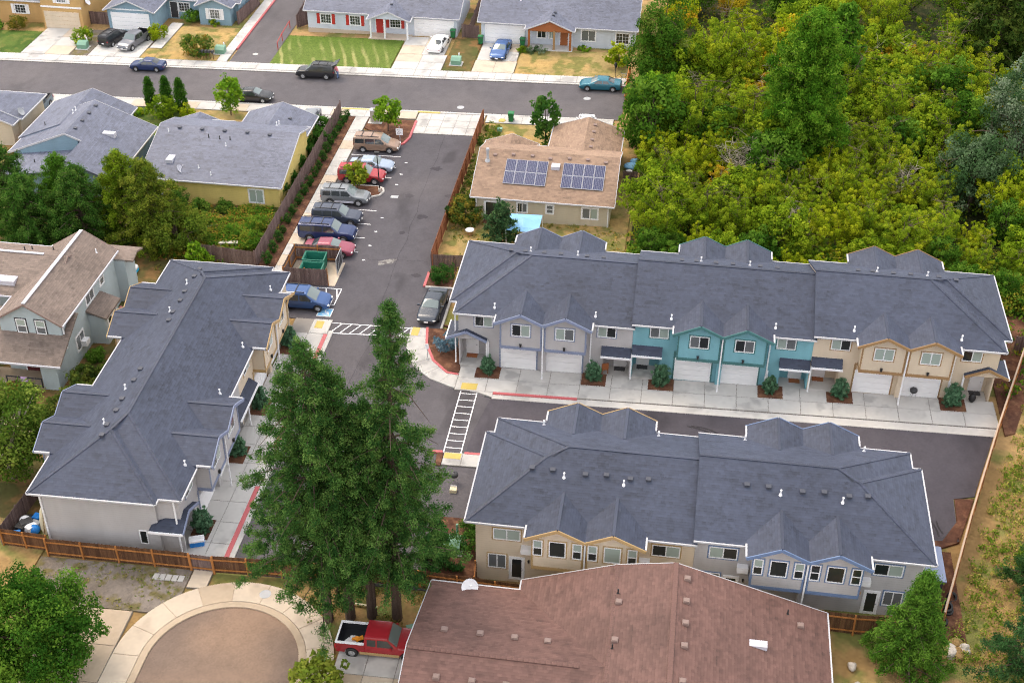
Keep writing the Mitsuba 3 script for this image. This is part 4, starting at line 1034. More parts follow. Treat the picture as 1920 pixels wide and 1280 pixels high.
def car_proto(kind):
    d = CARS[kind]; st = d['st']
    xs = sorted(set([s[0] for s in st] + list(np.arange(st[0][0] + .2, st[-1][0] - .1, .25))))
    rows = []
    for x in xs:
        r = ring_at(st, x)
        full = [(x, y, z) for y, z in r] + [(x, -y, z) for y, z in r[-2:0:-1]]
        rows.append(full)
    n = len(rows[0])
    v = np.array(rows).reshape(-1, 3)
    f = []
    for i in range(len(xs) - 1):
        for j in range(n):
            a, b, c, e = i * n + j, i * n + (j + 1) % n, (i + 1) * n + (j + 1) % n, (i + 1) * n + j
            f += [[a, c, b], [a, e, c]]
    v = np.vstack([v, rows[0][0], rows[-1][0]])
    v[-2] = np.mean(rows[0], 0); v[-1] = np.mean(rows[-1], 0)
    k = len(xs) - 1
    for j in range(n):
        f.append([n * (k + 1), j, (j + 1) % n]); f.append([n * (k + 1) + 1, k * n + (j + 1) % n, k * n + j])
    f = np.array(f)
    tm = trimesh.Trimesh(v, f, process=False)
    if tm.volume < 0: f = f[:, ::-1]
    man = m3.Manifold(m3.Mesh(v.astype(np.float32), f.astype(np.uint32)))
    xf, xr, R = d['wheels']
    for x in (xf, xr):
        if st[0][0] < x < st[-1][0]:
            for s in (-1, 1):
                c = m3.Manifold.cylinder(.4, R + .07, R + .07, 20).rotate([90, 0, 0]).translate([x, s * .9 + .2, R])
                man = man - c
    P = {'body': mikit.ply(man, smooth=32)}
    g = []
    for quad in d['side']:
        pts = []
        (a, ta), (b, tb), (c, tc), (e, te) = quad
        for s in (1, -1):
            lo = [glass_pt(st, a + (b - a) * u, ta + (tb - ta) * u) for u in np.linspace(0, 1, 5)]
            hi = [glass_pt(st, e + (c - e) * u, te + (tc - te) * u) for u in np.linspace(0, 1, 5)]
            vv = np.array(lo + hi) * [1, s, 1]
            ff = [[i, i + 1, i + 6, i + 5] for i in range(4)]
            g.append(mikit.ply((vv, np.array(ff) if s < 0 else np.array(ff)[:, ::-1])))
    P['side_window'] = g

    def screen(i, j, t0=.1, t1=.9):
        x0, x1 = st[i][0], st[j][0]
        A, B = ring_at(st, x0 + (x1 - x0) * t0), ring_at(st, x0 + (x1 - x0) * t1)
        xa, xb = x0 + (x1 - x0) * t0, x0 + (x1 - x0) * t1
        va = [(xa, y, z) for y, z in (A[5] * [.95, 1], A[6], A[7], A[6] * [-1, 1], A[5] * [-.95, 1])]
        vb = [(xb, y, z) for y, z in (B[5] * [.95, 1], B[6], B[7], B[6] * [-1, 1], B[5] * [-.95, 1])]
        vv = np.array(va + vb) + [.012 if x1 > x0 else -.012, 0, .014]
        return mikit.ply((vv, np.array([[q, q + 1, q + 6, q + 5] for q in range(4)])), smooth=True)
    P['windscreen'] = screen(*d['wind'])
    if d['back']:
        P['rear_window'] = screen(*d['back'], .08, .9)
    else:
        r = ring_at(st, st[0][0]); x = st[0][0] - .012
        a, b = r[4] * .6 + r[5] * .4, r[5] * .9 + r[4] * .1
        dx = .1
        P['rear_window'] = mikit.ply(([(x, a[0] * .86, a[1]), (x, -a[0] * .86, a[1]), (x, -b[0] * .92, b[1]), (x, b[0] * .92, b[1])], [[0, 1, 2, 3]]))
    fr, ba = st[-1], st[0]
    def pod(x, y, z, sx, sy, sz):
        return mikit.ply(MB().sphere((x, y, z), 1, 1, (sx, sy, sz)).mesh(), smooth=True)
    zb_, f2, b2 = fr[1], st[-2], st[1]
    P['headlight'] = [pod(f2[0] - .03, s * f2[4] * .82, (f2[2] + f2[1]) * .5 + .12, .14, .16, .075) for s in (1, -1)]
    zt = (ba[2] + ba[1]) * .5 + (.22 if kind != 'sedan' else .12)
    P['taillight'] = [pod(ba[0] + .06, s * ba[4] * .93, zt, .09, .1, .14 if kind != 'sedan' else .08) for s in (1, -1)] if kind != 'cab' else [mikit.ply(MB().box(-2.86, -2.74, s * .9 - .08, s * .9 + .08, .75, 1.0).mesh()) for s in (1, -1)]
    P['grille'] = mikit.ply(MB().box(fr[0] - .08, fr[0] + .012, -.5, .5, fr[2] - .13, fr[2] + .03).mesh())
    P['bumper'] = mikit.ply(MB().box(fr[0] - .12, fr[0] + .04, -fr[4] * .95, fr[4] * .95, fr[1] + .0, fr[1] + .10).mesh())
    P['mirror'] = [mikit.ply(MB().box(-.07, .07, -.1, .1, -.06, .06, tr(st[d['wind'][1]][0] - .42, s * (st[d['wind'][1]][4] + .12), 1.02 if kind == 'sedan' else 1.14)).mesh()) for s in (1, -1)]
    bx = ba[0] if kind != 'cab' else -2.8
    P['number_plate'] = [mikit.ply(MB().box(fr[0] + .03, fr[0] + .05, -.17, .17, fr[1] + .03, fr[1] + .17).mesh()), mikit.ply(MB().box(bx - .03, bx - .012, -.17, .17, .62, .76).mesh())]
    if d.get('rails'):
        r0 = ring_at(st, -.8)
        P['roof_rail'] = [mikit.ply(MB().bar((st[1][0] + .2, s * r0[6][0], r0[6][1] + .05), (st[3][0] - .15, s * r0[6][0], ring_at(st, st[3][0] - .15)[6][1] + .05), .05, .05).mesh()) for s in (1, -1)]
        P['cross_bar'] = [mikit.ply(MB().bar((x_, -r0[6][0], r0[6][1] + .06), (x_, r0[6][0], r0[6][1] + .06), .06, .03).mesh()) for x_ in (-1.5, -.4)]
    if kind == 'cab':
        bed = m3.Manifold.cube([1.85, 1.88, .78]).translate([-2.8, -.94, .42]) - m3.Manifold.cube([1.68, 1.56, .7]).translate([-2.71, -.78, .62])
        c = m3.Manifold.cylinder(.4, R + .07, R + .07, 20).rotate([90, 0, 0])
        for s in (-1, 1): bed = bed - c.translate([xr, s * .9 + .2, R])
        P['bed'] = mikit.ply(bed)
        P['bed_liner'] = mikit.ply(MB().box(-2.705, -1.035, -.775, .775, .615, .63).box(-2.709, -2.70, -.775, .775, .63, 1.19).box(-1.04, -1.031, -.775, .775, .63, 1.19).box(-2.7, -1.04, -.779, -.77, .63, 1.19).box(-2.7, -1.04, .77, .779, .63, 1.19).mesh())
        P['bed_rail'] = [mikit.ply(MB().box(-2.82, -.96, s * .86 - .1, s * .86 + .1, 1.2, 1.225).mesh()) for s in (1, -1)] + [mikit.ply(MB().box(-2.82, -2.7, -.76, .76, 1.2, 1.226).mesh())]
    t = trimesh.creation.revolve(np.array([[R * .60, -.10], [R * .9, -.11], [R, -.075], [R, .075], [R * .9, .11], [R * .60, .10]]), sections=22)
    P['tyre'] = (np.array(t.vertices), np.array(t.faces))
    rim = MB().cyl((0, 0, -.05), (0, 0, .06), R * .62, n=18)
    for a in range(5):
        b = MB().box(.05, R * .58, -.035, .035, .05, .085, rot('z', a * 2 * PI / 5)); rim.add(*b.mesh())
    rim.cyl((0, 0, .05), (0, 0, .1), .06, n=10)
    P['rim'] = rim.mesh()
    P['tyre_ply'] = mikit.ply(P['tyre'], smooth=40); P['rim_ply'] = mikit.ply(P['rim'])
    P['wheels'] = (xf, xr, R)
    return P


PROTO = {k: car_proto(k) for k in CARS}
WID = {'sedan': .83, 'suv': .86, 'longsuv': .90, 'van': .88, 'cab': .90}


def car(name, kind, label, cat, x, y, deg, paint, group='parked cars', z=.0, lower=None, liner='navy', s=1.0):
    k = lab(numbered(name), label, cat, group)
    P = PROTO[kind]
    m = tr(x, y, z + .005) @ rot('z', math.radians(deg)) @ sc(s, s, 1)
    share(k, 'body', P['body'], 'paint_' + paint, m)
    for q in P['side_window']: share(k, 'side_window', q, 'car_glass', m)
    share(k, 'windscreen', P['windscreen'], 'windscreen', m)
    share(k, 'rear_window', P['rear_window'], 'car_glass', m)
    for q in P['headlight']: share(k, 'headlight', q, 'headlamp', m)
    for q in P['taillight']: share(k, 'taillight', q, 'lamp_red', m)
    share(k, 'grille', P['grille'], 'black', m)
    share(k, 'bumper', P['bumper'], 'chrome' if kind in ('cab', 'van', 'longsuv') else 'dark', m)
    for q in P['mirror']: share(k, 'mirror', q, 'paint_' + paint, m)
    for q in P['number_plate']: share(k, 'number_plate', q, 'white', m)
    for q in P.get('roof_rail', []) + P.get('cross_bar', []): share(k, 'roof_rail', q, 'dark', m)
    if 'bed' in P:
        share(k, 'bed', P['bed'], 'paint_' + paint, m)
        share(k, 'bed_liner', P['bed_liner'], 'paint_' + liner if 'paint_' + liner in scene else liner, m)
        for q in P['bed_rail']: share(k, 'bed_rail', q, 'white' if paint == 'red' else 'black', m)
    if lower:
        st = CARS[kind]['st']
        for sgn in (1, -1):
            pts = [ring_at(st, x_)[2] for x_ in np.linspace(st[1][0] + .1, st[-3][0], 8)]
            mid = MB()
            xf, xr, R = P['wheels']
            mid.bar((xr + R + .1, sgn * (st[2][4] + .0), .47), (xf - R - .1, sgn * (st[2][4] + .0), .47), .04, .2)
            part(k, 'side_skirt', mid, lower, m)
    xf, xr, R = P['wheels']
    for xx in (xf, xr):
        for sgn in (1, -1):
            M = m @ tr(xx, sgn * WID[kind], R) @ rot('x', -PI / 2 * sgn)
            w = share(k, 'wheel', P['tyre_ply'], 'tyre', M)
            share(w, 'rim', P['rim_ply'], 'rim', M)
    return k


car('minivan', 'van', 'tan minivan in the stall nearest the mulch bed with the young tree', 'minivan', -33.75, 126.2, 0, 'tanbronze')
car('parked_car', 'sedan', 'pale grey-blue car half hidden behind the red off-roader', 'car', -33.3, 121.6, 0, 'icegrey')
car('suv', 'suv', 'red off-roader behind the small tree of the parking island', 'suv', -33.75, 119.15, 0, 'red')
car('suv', 'suv', 'silver-grey off-roader just below the parking island', 'suv', -34.35, 114.6, 0, 'pewter', lower='sky_light')
car('suv', 'suv', 'charcoal off-roader between the silver one and the navy one', 'suv', -34.2, 110.6, 0, 'charcoal')
car('suv', 'longsuv', 'long navy off-roader with roof rack beside the maroon sedan', 'suv', -34.35, 107.5, 0, 'navy')
car('parked_car', 'sedan', 'maroon sedan parked against the bin enclosure', 'car', -33.5, 104.75, 0, 'maroon', s=1.02)
car('minivan', 'van', 'blue minivan parked by the blue access symbol', 'minivan', -33.6, 95.75, 0, 'royal', s=1.04)
car('parked_car', 'sedan', 'dark grey sedan facing the viewer by the clipped hedge', 'car', -21.9, 96.2, -93, 'graphite', s=1.06)
car('parked_car', 'sedan', 'dark blue coupe parked along the far kerb on the left', 'car', -66.25, 144.0, 180, 'navy', s=.92)
car('suv', 'suv', 'black off-roader with its tailgate open at the far kerb', 'suv', -45.2, 144.0, 180, 'black', s=.98)
car('suv', 'suv', 'black hatchback seen from behind on the drive of the blue house', 'car', -73.7, 151.6, 76, 'black', s=.92)
car('pickup', 'cab', 'grey pickup facing the street on the drive of the blue house', 'pickup', -70.7, 151.0, -104, 'silver', liner='black', s=.96)
car('parked_car', 'sedan', 'black sedan behind the small tree on the near side of the street', 'car', -50.9, 136.9, 0, 'black')
car('parked_car', 'sedan', 'grey car showing behind the roof of the yellow house', 'car', -42.6, 131.4, -88, 'pewter')
car('pickup', 'cab', 'dark pickup with its black bed between the two leftmost grey roofs', 'pickup', -74.6, 130.9, -86, 'steelblue', liner='black')
car('parked_car', 'sedan', 'white sedan on the drive of the white house', 'car', -32.3, 154.1, 86, 'white', s=1.03)
car('parked_car', 'sedan', 'blue car facing the street on the drive of the grey house', 'car', -24.25, 152.9, -94, 'azure', s=1.08)
car('parked_car', 'sedan', 'teal sedan at the dead end by the wooden barricade', 'car', -11.2, 144.05, 180, 'teal', s=1.04)
car('parked_car', 'suv', 'white car behind the tan roof with only its top showing', 'car', -11.9, 133.0, 90, 'white')
rp = car('pickup', 'cab', 'red pickup with a loaded open bed beside the rust-red roof', 'pickup', -17.75, 57.3, 0, 'red', liner='black', lower='tan_trim', s=1.02)
k = lab('cardboard_stack', 'yellow and white scrap lying in the bed of the red pickup', 'scrap')
rk = np.random.RandomState(3)
for i in range(7):
    part(k, 'sheet' if i < 2 else 'piece', MB().box(*((-.32, .32, -.22, .22) if i < 2 else (-.17, .17, -.11, .11)), 0, .05, rot('z', rk.uniform(0, 3)) @ rot('x', rk.uniform(-.3, .3))), 'white' if i < 2 else 'orange', tr(-19.7 + rk.uniform(-.15, .55) + (0 if i < 2 else .3), 57.2 + rk.uniform(-.35, .3), .68 + .06 * i))

# ------------------------------------------------------------------ trees and plants
LIFT = 1.75


def leaves(rng, c, r, per, size, pal, up=.3, shell=.5, elong=1.6, droop=0.0, jitter=.2, kc=None):
    """diamond leaves on clumps (centres c, radii r); colour varies by clump and by leaf"""
    c = np.asarray(c, float); r = np.broadcast_to(np.asarray(r, float).reshape(-1, 1) if np.ndim(r) == 1 else r, (len(c), 3) if np.ndim(r) == 2 else (len(c), 1))
    i = np.repeat(np.arange(len(c)), per)
    n = len(i)
    d = rng.normal(size=(n, 3)); d /= np.linalg.norm(d, axis=1, keepdims=True)
    p = c[i] + d * r[i] * (shell + (1 - shell) * rng.uniform(size=(n, 1)))
    nr = d + rng.normal(size=(n, 3)) * .6 + [0, 0, up]
    nr /= np.linalg.norm(nr, axis=1, keepdims=True)
    t = np.cross(nr, rng.normal(size=(n, 3))); t[:, 2] -= droop; t /= np.linalg.norm(t, axis=1, keepdims=True)
    b = np.cross(nr, t)
    s = size * rng.uniform(.6, 1.3, (n, 1))
    v = np.stack([p - t * s * elong * .5, p + b * s * .5, p + t * s * elong * .5, p - b * s * .5], 1).reshape(-1, 3)
    o = np.arange(n)[:, None] * 4
    f = np.vstack([o + [0, 1, 2], o + [0, 2, 3]])
    pal = np.asarray(pal, float)
    kc = rng.uniform(size=len(c)) if kc is None else np.clip(kc + rng.normal(size=len(c)) * .12, 0, 1)
    u = np.clip(kc[i] + rng.normal(size=n) * jitter * .7, 0, .999) * (len(pal) - 1)
    lo = u.astype(int); fr = (u - lo)[:, None]
    col = (pal[lo] * (1 - fr) + pal[np.minimum(lo + 1, len(pal) - 1)] * fr) * rng.uniform(.88, 1.12, (n, 1)) * LIFT
    return v, f, np.repeat(col, 4, 0)


def join(ms):
    vs, fs, cs, n = [], [], [], 0
    for v, f, c in ms:
        vs.append(v); fs.append(f + n); cs.append(c); n += len(v)
    return np.vstack(vs), np.vstack(fs), np.vstack(cs)


def crown_pts(rng, n, R, H, z0, lump=.35, seed=0, power=.5):
    """clump centres spread through a lumpy crown volume"""
    d = rng.normal(size=(n, 3)); d /= np.linalg.norm(d, axis=1, keepdims=True)
    k = 1 - lump + 2 * lump * meshkit.noise(d * 1.7 + 5 + seed * 7.3)
    rad = rng.uniform(.25, 1, n) ** power
    p = d * (rad * k)[:, None] * [R, R, H / 2]
    return p + [0, 0, z0 + H / 2]


def limbs(rng, base, tips, r0, n=7):
    mb = MB()
    for tp in tips:
        tp = np.asarray(tp, float); base = np.asarray(base, float)
        q = np.linspace(0, 1, n)[:, None]
        mid = rng.normal(size=3) * .12 * np.linalg.norm(tp - base)
        pts = base + (tp - base) * q + np.sin(q * PI) * (mid + [0, 0, .1 * np.linalg.norm(tp - base)])
        mb.tube(pts, np.linspace(r0, r0 * .2, n), 5)
    return mb


def broadleaf(seed, H, R, z0, clumps, per, size, pal, tr_r=.2, lump=.35, cr=.55, nl=7, **kw):
    rng = np.random.RandomState(seed)
    c = crown_pts(rng, clumps, R * .85, (H - z0) * .9, z0, lump, seed)
    v, f, col = leaves(rng, c, cr * rng.uniform(.6, 1.3, clumps), per, size, pal, **kw)
    tk = MB().tube([(0, 0, -.3), (.05, .03, H * .3), (-.04, .06, H * .7)], [tr_r * 1.2, tr_r, tr_r * .4], 7)
    out = c[np.argsort(-np.linalg.norm(c - [0, 0, z0], axis=1))[:clumps // 2]]
    tips = out[rng.choice(len(out), nl, replace=False)]
    tk.add(*limbs(rng, (0, 0, H * .25), tips, tr_r * .55).mesh())
    return (v, f), col, tk.mesh()


GREEN = [(.018, .050, .006), (.034, .085, .009), (.056, .12, .012), (.09, .16, .02)]
DEEP = [(.018, .052, .008), (.030, .078, .012), (.048, .105, .018), (.08, .14, .026)]
OLIVE = [(.042, .080, .006), (.080, .130, .008), (.125, .185, .010), (.19, .235, .016)]
YELLOW = [(.085, .125, .006), (.135, .18, .007), (.19, .235, .010), (.27, .29, .016)]
GOLD = [(.15, .15, .010), (.25, .22, .014), (.36, .26, .018), (.34, .18, .016)]
LIME = [(.045, .105, .007), (.075, .155, .010), (.115, .205, .014), (.16, .23, .02)]
SILVER = [(.024, .055, .018), (.045, .082, .034), (.085, .125, .068), (.15, .185, .125)]
RUSSET = [(.06, .055, .012), (.12, .08, .018), (.17, .085, .025), (.10, .10, .015)]


def place_tree(name, label, cat, mesh, col, trunk, m, group=None, bark='bark', kind=None):
    k = lab(numbered(name), label, cat, group, kind)
    part(k, 'crown', mesh, 'leaf', m, color=col)
    part(k, 'trunk', trunk, bark, m)
    return k


def conifer(seed, H, R, base, nb, size, pal, power=.8, droop=.25, per=16, tuft=.34, gaps=.15, tr_r=.38, tipz=.0, dead=0):
    """whorls of drooping limbs hung with needle tufts"""
    rng = np.random.RandomState(seed)
    cs, rs_, tk = [], [], MB()
    lean = rng.normal(size=2) * .015 * H
    ax = lambda z: np.array([lean[0] * (z / H) ** 2, lean[1] * (z / H) ** 2, z])
    tk.tube([ax(z) + (0, 0, -.3 if z == 0 else 0) for z in np.linspace(0, H * .97, 9)], np.linspace(tr_r, .04, 9), 9)
    for i in range(nb):
        t = (i + rng.uniform()) / nb
        z = base + (H - base) * t ** .9
        L = R * (max(1 - t, 0) ** power) * rng.uniform(.55, 1.15) + .25
        if rng.uniform() < gaps: L *= .45
        a = i * 2.4 + rng.uniform(-.5, .5)
        q = np.linspace(0, 1, 6)
        r = L * q
        zz = z + L * (.18 * q - droop * q * q * (1.3 - .6 * t)) + tipz * L * q
        o = ax(z)
        pts = np.stack([o[0] + r * math.cos(a), o[1] + r * math.sin(a), zz], 1)
        tk.tube(pts, np.linspace(.07 * L / R + .02, .012, 6), 4)
        n = max(3, int(L / tuft * 1.7))
        u = rng.uniform(.22, 1.03, n) ** .8
        p = np.stack([np.interp(u, q, pts[:, j]) for j in range(3)], 1)
        side = np.array([-math.sin(a), math.cos(a), 0])
        p += side * (rng.uniform(-1, 1, (n, 1)) * (.27 * L * (1.05 - u))[:, None]) + rng.normal(size=(n, 3)) * [.1, .1, .12]
        p[:, 2] -= .12 * rng.uniform(size=n)
        cs.append(p); rs_.append(np.full(n, tuft) * rng.uniform(.6, 1.25, n))
    top = ax(H)
    cs.append(np.array([top - (0, 0, .3 * j) for j in range(5)])); rs_.append(np.linspace(.1, .3, 5))
    c, r = np.vstack(cs), np.concatenate(rs_)
    v, f, col = leaves(rng, c, r, per, size, pal, up=.25, shell=.2, elong=2.3 if size > .1 else 3.0, droop=.35)
    for i in range(dead):
        z = base + (H - base) * rng.uniform(.3, .8); a = rng.uniform(0, 6.28); L = R * .6
        o = ax(z); tk.tube([o, o + [L * .5 * math.cos(a), L * .5 * math.sin(a), .1], o + [L * math.cos(a), L * math.sin(a), -.4 * L]], [.06, .04, .015], 4)
    return (v, f), col, tk.mesh()


# the four tall firs above the turning circle
FIR = [(.015, .046, .012), (.029, .074, .017), (.050, .108, .024), (.092, .155, .040)]
for (x, y, H, R, b, nb, sd, lb, dr_) in ((-17.4, 60.0, 25.2, 4.8, 4.6, 145, 11, 'tallest fir with a slim pointed top, rightmost of the clump above the turning circle', 8), (-21.9, 59.3, 22.6, 5.6, 4.3, 155, 12, 'broad fir with hanging limbs, leftmost of the clump above the turning circle', 4),
                                           (-20.5, 59.7, 20.0, 4.6, 5.2, 125, 13, 'fir standing second from the left in the clump above the turning circle', 2), (-19.1, 60.0, 17.5, 4.4, 4.8, 115, 14, 'shorter fir inside the clump above the red pickup', 0)):
    mh, col, tk = conifer(sd, H, R, b, int(nb * 1.3), .062, FIR, .66 if sd != 11 else .92, .30, 62, .42, .16, .36, dead=dr_)
    place_tree('fir_tree', lb, 'fir tree', mh, col, tk, plumb(x, y), 'firs above the turning circle')

# foreground broadleaves
mh, col, tk = broadleaf(21, 8.2, 4.4, .5, 400, 120, .12, [(.014, .048, .006), (.026, .074, .009), (.048, .108, .013), (.09, .16, .02)], .25, .42, .72)
place_tree('broadleaf_tree', 'full green broadleaf tree in the lower left corner', 'tree', mh, col, tk, plumb(-38.7, 52.6))
mh, col, tk = broadleaf(22, 9.0, 4.4, 1.2, 230, 80, .16, [(.03, .06, .008), (.05, .09, .012), (.085, .13, .02), (.13, .165, .03)], .22, .35, .8, nl=12)
place_tree('broadleaf_tree', 'light green tree with bare pale limbs left of the end of the long slate roof', 'tree', mh, col, tk, plumb(-49.2, 70.2), bark='bark_pale')
mh, col, tk = broadleaf(23, 3.1, 2.0, .3, 70, 26, .2, [(.08, .12, .015), (.12, .155, .02), (.17, .19, .03)], .07, .4, .4)
place_tree('shrub', 'yellow-green sapling at the bottom edge below the red pickup', 'shrub', mh, col, tk, plumb(-20.9, 53.2))
# the row of conifers and cedars beyond the pale blue house
for (x, y, H, R, nb, sd, pal, lb) in ((-61.5, 101.5, 8.3, 4.6, 130, 31, DEEP, 'dark bluish conifer at the left edge of the conifer row'), (-57.0, 103.0, 8.6, 4.2, 130, 32, DEEP, 'dense dark conifer second in the row behind the brown roof'), (-65.5, 105.5, 9.5, 4.4, 110, 33, DEEP, 'conifer peeping in at the far left of the conifer row'),
                                        (-53.6, 105.2, 9.4, 3.6, 130, 34, OLIVE[:3] + [(.13, .16, .02)], 'olive conifer in front of the grey roof with the skylight'), (-50.6, 104.2, 9.0, 4.2, 150, 35, [(.04, .07, .008), (.07, .105, .011), (.11, .14, .016), (.16, .175, .025)], 'spreading olive cedar with bare drooping limbs beside the weedy yard'), (-60.0, 105.5, 8.4, 3.6, 110, 36, [(.03, .08, .008), (.045, .11, .011), (.07, .14, .015)], 'bright green conifer top below the grey house on the left')):
    mh, col, tk = conifer(sd, H, R, .4, nb, .075, pal, .62, .18, 46, .42, .1, .22)
    place_tree('conifer', lb, 'conifer', mh, col, tk, plumb(x, y), 'conifer row behind the brown roof')
mh, col, tk = broadleaf(37, 4.8, 3.8, .2, 150, 70, .14, [(.03, .055, .008), (.05, .085, .01), (.085, .12, .015), (.13, .15, .025)], .15, .4, .6, nl=10)
place_tree('broadleaf_tree', 'bushy dark olive tree between the cedar and the weedy yard', 'tree', mh, col, tk, plumb(-48.2, 103.9))
# right edge conifers
for (x, y, H, R, nb, sd, pal, lb) in ((15.3, 59.4, 8.6, 2.9, 180, 41, [(.03, .08, .010), (.055, .12, .015), (.09, .17, .024)], 'young bright green fir by the corner of the back fence'), (23.0, 59.4, 10.0, 3.4, 120, 42, [(.018, .05, .016), (.03, .075, .024), (.05, .105, .035)], 'large fir at the lower right edge'), (24.9, 67.5, 7.6, 2.8, 100, 43, [(.02, .052, .016), (.035, .08, .022), (.06, .11, .035)], 'fir above the lower right corner with its limbs over the dry slope'), (28.6, 78.5, 6.5, 2.8, 80, 44, GREEN, 'fir at the right edge beside the long fence')):
    mh, col, tk = conifer(sd, H, R, .5, nb, .07, pal, 1.05 if sd == 41 else .78, .2, 44, .40, .12, .2)
    place_tree('fir_tree', lb, 'fir tree', mh, col, tk, plumb(x, y), 'firs on the dry slope')
# small planted trees
for (x, y, H, R, z0, sd, pal, n, lb) in ((-33.5, 130.4, 4.6, 1.75, 1.0, 51, LIME, 70, 'round young lime-green tree in the mulch bed at the lot entrance'), (-33.8, 117.2, 3.1, 1.35, .9, 52, [(.08, .12, .01), (.12, .155, .015), (.18, .19, .02)], 34, 'small yellow-green tree on the parking island'), (-52.2, 132.6, 5.2, 1.9, .8, 53, LIME, 70, 'loose green tree in front of the black sedan'), (-15.9, 128.9, 6.6, 1.8, .5, 54, [(.018, .055, .01), (.035, .09, .014), (.06, .125, .02)], 95, 'narrow green tree in front of the tan solar house'), (-9.6, 150.0, 3.4, 1.7, .3, 55, YELLOW, 42, 'yellowish sapling in the dry yard of the grey house')):
    mh, col, tk = broadleaf(sd, H, R, z0, n, 30, .2, pal, .07, .3, .42, nl=5)
    place_tree('young_tree', lb, 'tree', mh, col, tk, plumb(x, y), 'young trees')
mh, col, tk = conifer(56, 4.2, 1.7, .1, 60, .13, [(.02, .05, .02), (.035, .075, .03), (.06, .105, .04)], .7, .05, 16, .3, .05, .1, tipz=.5)
place_tree('pine_tree', 'small pine in front of the blue canopy', 'pine tree', mh, col, tk, plumb(-17.6, 108.2))
mh, col, tk = conifer(57, 4.4, 1.5, .1, 60, .13, [(.018, .06, .014), (.03, .09, .02), (.05, .12, .03)], .8, .15, 16, .32, .05, .1)
place_tree('fir_tree', 'small fir in the bark bed by the corner of the tan end wall', 'fir tree', mh, col, tk, plumb(-15.6, 64.9))
mh, col, tk = conifer(58, 2.6, 1.5, .2, 34, .14, LIME, .8, .3, 16, .3, .05, .06)
place_tree('young_tree', 'bright green sapling at the wooden fence above the long slate roof', 'tree', mh, col, tk, plumb(-45.2, 100.9))


def bush(seed, R, H, n, per, size, pal, cr=.3, lump=.15):
    rng = np.random.RandomState(seed)
    c = crown_pts(rng, n, R - cr * .6, H - cr, cr * .4, lump, seed, .35)
    v, f, col = leaves(rng, c, cr * rng.uniform(.7, 1.2, n), per, size, pal)
    return (v, f), col, MB().tube([(0, 0, -.1), (0, 0, H * .6)], [.06, .03], 5).mesh()


def place_bush(name, label, x, y, b, group=None, cat='shrub', s=1.0, z=0.0, deg=0):
    return place_tree(name, label, cat, *b, plumb(x, y, z, deg, s), group)


# spruce shrubs in front of the rows
BLUEGREEN = [(.035, .085, .045), (.06, .125, .07), (.10, .18, .105)]
sp = conifer(61, 1.6, .48, .05, 55, .1, BLUEGREEN, .65, .0, 16, .2, 0, .05, tipz=.3)
shrub_lab = ['small spruce by the grey end porch of the north row', 'small spruce below the grey meter box at the grey and teal join', 'small spruce left of the first teal garage', 'small spruce right of the second teal garage', 'small spruce left of the first tan garage', 'small spruce beside the last tan garage']
i = 0
for X0 in (-18.2, -3.95, 10.3):
    for a in (2.55, 11.3):
        place_tree('spruce', shrub_lab[i], 'spruce', *sp, plumb(X0 + a, 87.6, .1, 50 * i, .82 + .1 * (i % 3)), 'small spruces before the garages'); i += 1
for j, (X, Y, lb) in enumerate(((-33.0, 66.5, 'small spruce by the cooler at the near end of the left row'), (-33.1, 74.9, 'small spruce in the second bark bed of the left row'), (-33.1, 80.9, 'small spruce in the third bark bed of the left row'), (-33.1, 89.4, 'small spruce by the far end of the left row'))):
    place_tree('spruce', lb, 'spruce', *sp, plumb(X, Y, .1, 70 * j), 'small spruces before the garages')
mh, col, tk = bush(62, 1.2, 1.9, 26, 34, .15, [(.05, .10, .13), (.09, .15, .19), (.14, .21, .25)], .3)
place_bush('shrub', 'blue-grey shrub behind the curved red kerb', -19.6, 90.4, (mh, col, tk))
# clipped columns along the parking fence
hb = bush(63, .52, 1.35, 22, 26, .09, [(.012, .038, .008), (.02, .055, .011), (.038, .085, .016)], .22, .1)
for i, (yy, s) in enumerate(((101.9, 1.15), (103.9, 1.1), (105.8, 1.1), (107.5, .75), (109.4, 1), (111.2, 1.05), (113.3, 1.05), (115.2, 1.1), (117.1, 1.05), (119.1, 1), (120.7, .9), (122.6, 1.05), (124.5, 1.1), (126.4, 1.1), (128.2, 1), (129.8, 1), (131.2, 1.05), (132.6, 1.1))):
    place_bush('clipped_shrub', 'clipped dark green shrub in the bark strip along the grey parking fence', -38.85, yy + .1, hb, 'shrubs along the parking fence', 'shrub', s, .1, 40 * i)
rng = np.random.RandomState(64)
c = np.stack([rng.uniform(-23.0, -20.9, 70), rng.uniform(100.3, 102.3, 70), rng.uniform(.3, 1.25, 70)], 1)
v, f, col = leaves(rng, c, .3, 30, .1, [(.012, .04, .008), (.02, .06, .011), (.035, .085, .016)])
k = lab('hedge', 'clipped dark hedge in the corner above the dark grey sedan', 'hedge')
emit(k, (v, f), 'leaf', color=col)
